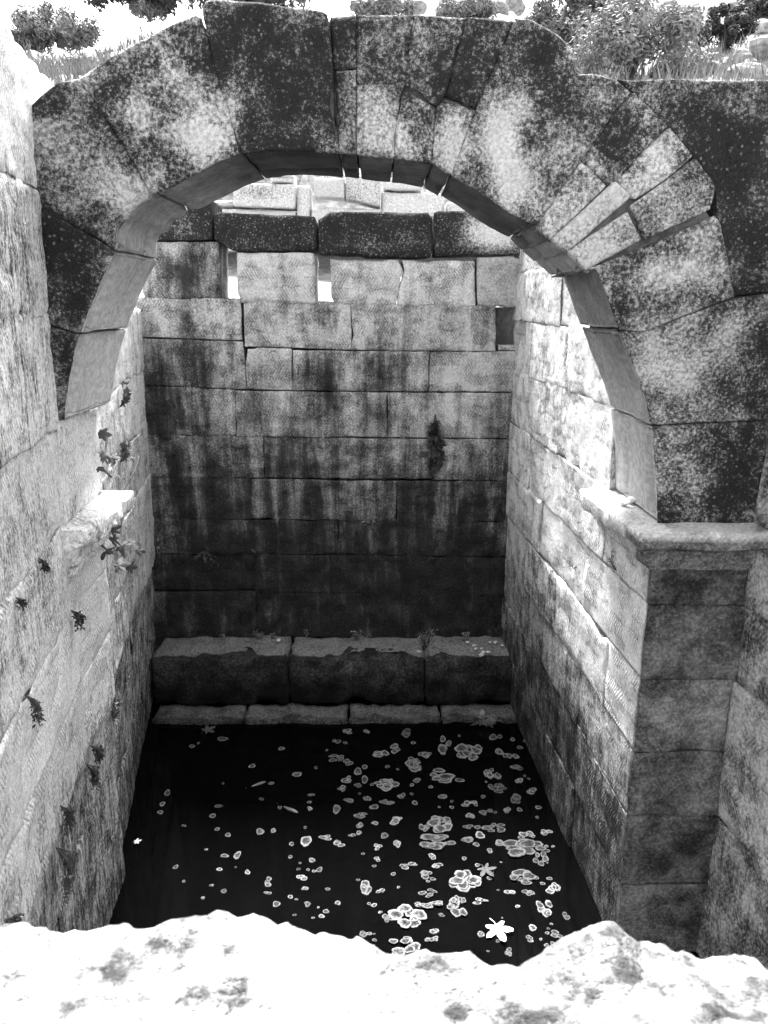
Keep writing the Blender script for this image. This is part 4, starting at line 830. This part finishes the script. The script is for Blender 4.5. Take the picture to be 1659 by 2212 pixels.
def float_leaf(label, a, b_, s, rot, mat, k):
    x, y = cw(a, b_); c = on_z(x, y, ZW + 0.012); me = fig_leaf_mesh(k, .6, -.05); me.materials.append(mat)
    t_ = thing('fallen_leaf', label, 'leaf', tuple(c)); sz = s * .64 / FPX * float(c @ A_F)
    o = bpy.data.objects.new('blade', me); COL.objects.link(o); o.parent = t_; o.scale = (sz, sz, sz * .5); o.rotation_euler = (R(4), R(-3), R(rot))
    v_, f = tube([(0, 0, 0), (-sz * .35 * math.cos(R(rot)), -sz * .35 * math.sin(R(rot)), .004), (-sz * .7 * math.cos(R(rot + 9)), -sz * .7 * math.sin(R(rot + 9)), .0)], sz * .03, sz * .02, 5)
    p = link('stalk', mesh(v_, f), mat); p.parent = t_
float_leaf('white faded five-lobed fig leaf floating on the pool', 1315, 748, 66, -75, MT['figpale'], 1)
float_leaf('dark fig leaf floating between the scum rafts', 1275, 548, 46, -60, MT['fig'], 3)
float_leaf('brown leaf floating against the wet kerb', 335, 80, 34, 40, MT['fig'], 5)
float_leaf('small leaf caught at the waterline of the streaked wall', 97, 456, 18, 20, MT['figpale'], 7)
def fish(label, x0, y0, x1, y1):
    a = on_z(x0, y0, ZW + .004); b_ = on_z(x1, y1, ZW + .004); d = b_ - a; L = np.linalg.norm(d); d /= L; s_ = np.cross(d, [0, 0, 1]); V_, F_ = [], []
    prof_ = [(0, .006), (.06, .05), (.2, .10), (.4, .115), (.6, .085), (.8, .04), (.9, .025)]; n = 10
    for f, r_ in prof_:
        for q in range(n): th = 2 * math.pi * q / n; V_.append(d * L * f + s_ * L * r_ * .75 * math.cos(th) + np.array([0, 0, L * r_ * 1.0 * math.sin(th)]) - np.array([0, 0, L * .075]))
    for i in range(len(prof_) - 1):
        for q in range(n): F_.append((i * n + q, i * n + (q + 1) % n, (i + 1) * n + (q + 1) % n, (i + 1) * n + q))
    F_.append(tuple(range(n))[::-1])
    t_ = thing('fish', label, 'fish', tuple(a)); link('body', mesh(V_, F_), MT['fish'], t_, a)
    z0 = np.array([0, 0, -L * .07]); tl = d * L * .88
    link('tail', mesh([tl + z0 + s_ * .004, d * L + z0 + np.array([0, 0, L * .1]), d * L * .95 + z0, d * L + z0 - np.array([0, 0, L * .09]), tl + z0 - s_ * .004], [(0, 1, 2), (0, 2, 3), (4, 2, 1), (4, 3, 2)], False), MT['fish'], t_, a)
    dz = np.array([0, 0, L * .03])
    link('fin', mesh([d * L * .3 + dz, d * L * .42 + dz + np.array([0, 0, L * .035]), d * L * .6 + dz * .2, d * L * .45 + s_ * .003], [(0, 1, 2), (0, 2, 3), (0, 3, 1)], False), MT['fish'], t_, a)
fish('pale fish with its back at the surface of the black water', 648, 1756, 598, 1735)
fish('dim fish swimming near the pale fish in the black water', 578, 1686, 530, 1702)
# pebbles on the impost and the ledge
for k, (z, x, y, s, lab) in enumerate([(-1.0, 1348, 1090, 10, 'pale angular stone lying on the impost'), (-1.0, 1366, 1082, 10, 'flat grey stone beside the pale stone on the impost'), (-1.0, 1318, 1074, 4, None), (-1.0, 1365, 1106, 3, None)] + [(zt, 1010 + 12 * (k % 6) + 3 * k, 1388 + 7 * (k % 4), 3.4, None) for k in range(9)] + [(zt, 602, 1384, 4, None), (zt, 905, 1408, 3.5, None), (zt, 1040, 1415, 5, None)]):
    c = on_z(x, y, z + .01); o = link('pebble', RM[k % 6], None); me = RM[k % 6].copy(); me.materials.clear(); me.materials.append(MT['pebble']); o.data = me
    sc = s / FPX * float(c @ A_F); o.scale = (sc, sc, sc * .8); o.location = c + np.array([0, 0, sc * .3]); o.rotation_euler = (0, 0, k * 1.3)
    if lab: tag(o, lab, 'pebble')
    elif z == -1.0: tag(o, 'tiny pebble on the impost beside the two stones', 'pebble', 'pebbles on the impost')
    else: tag(o, 'tiny pale pebble scattered on top of the ledge', 'pebble', 'pebbles on the ledge')
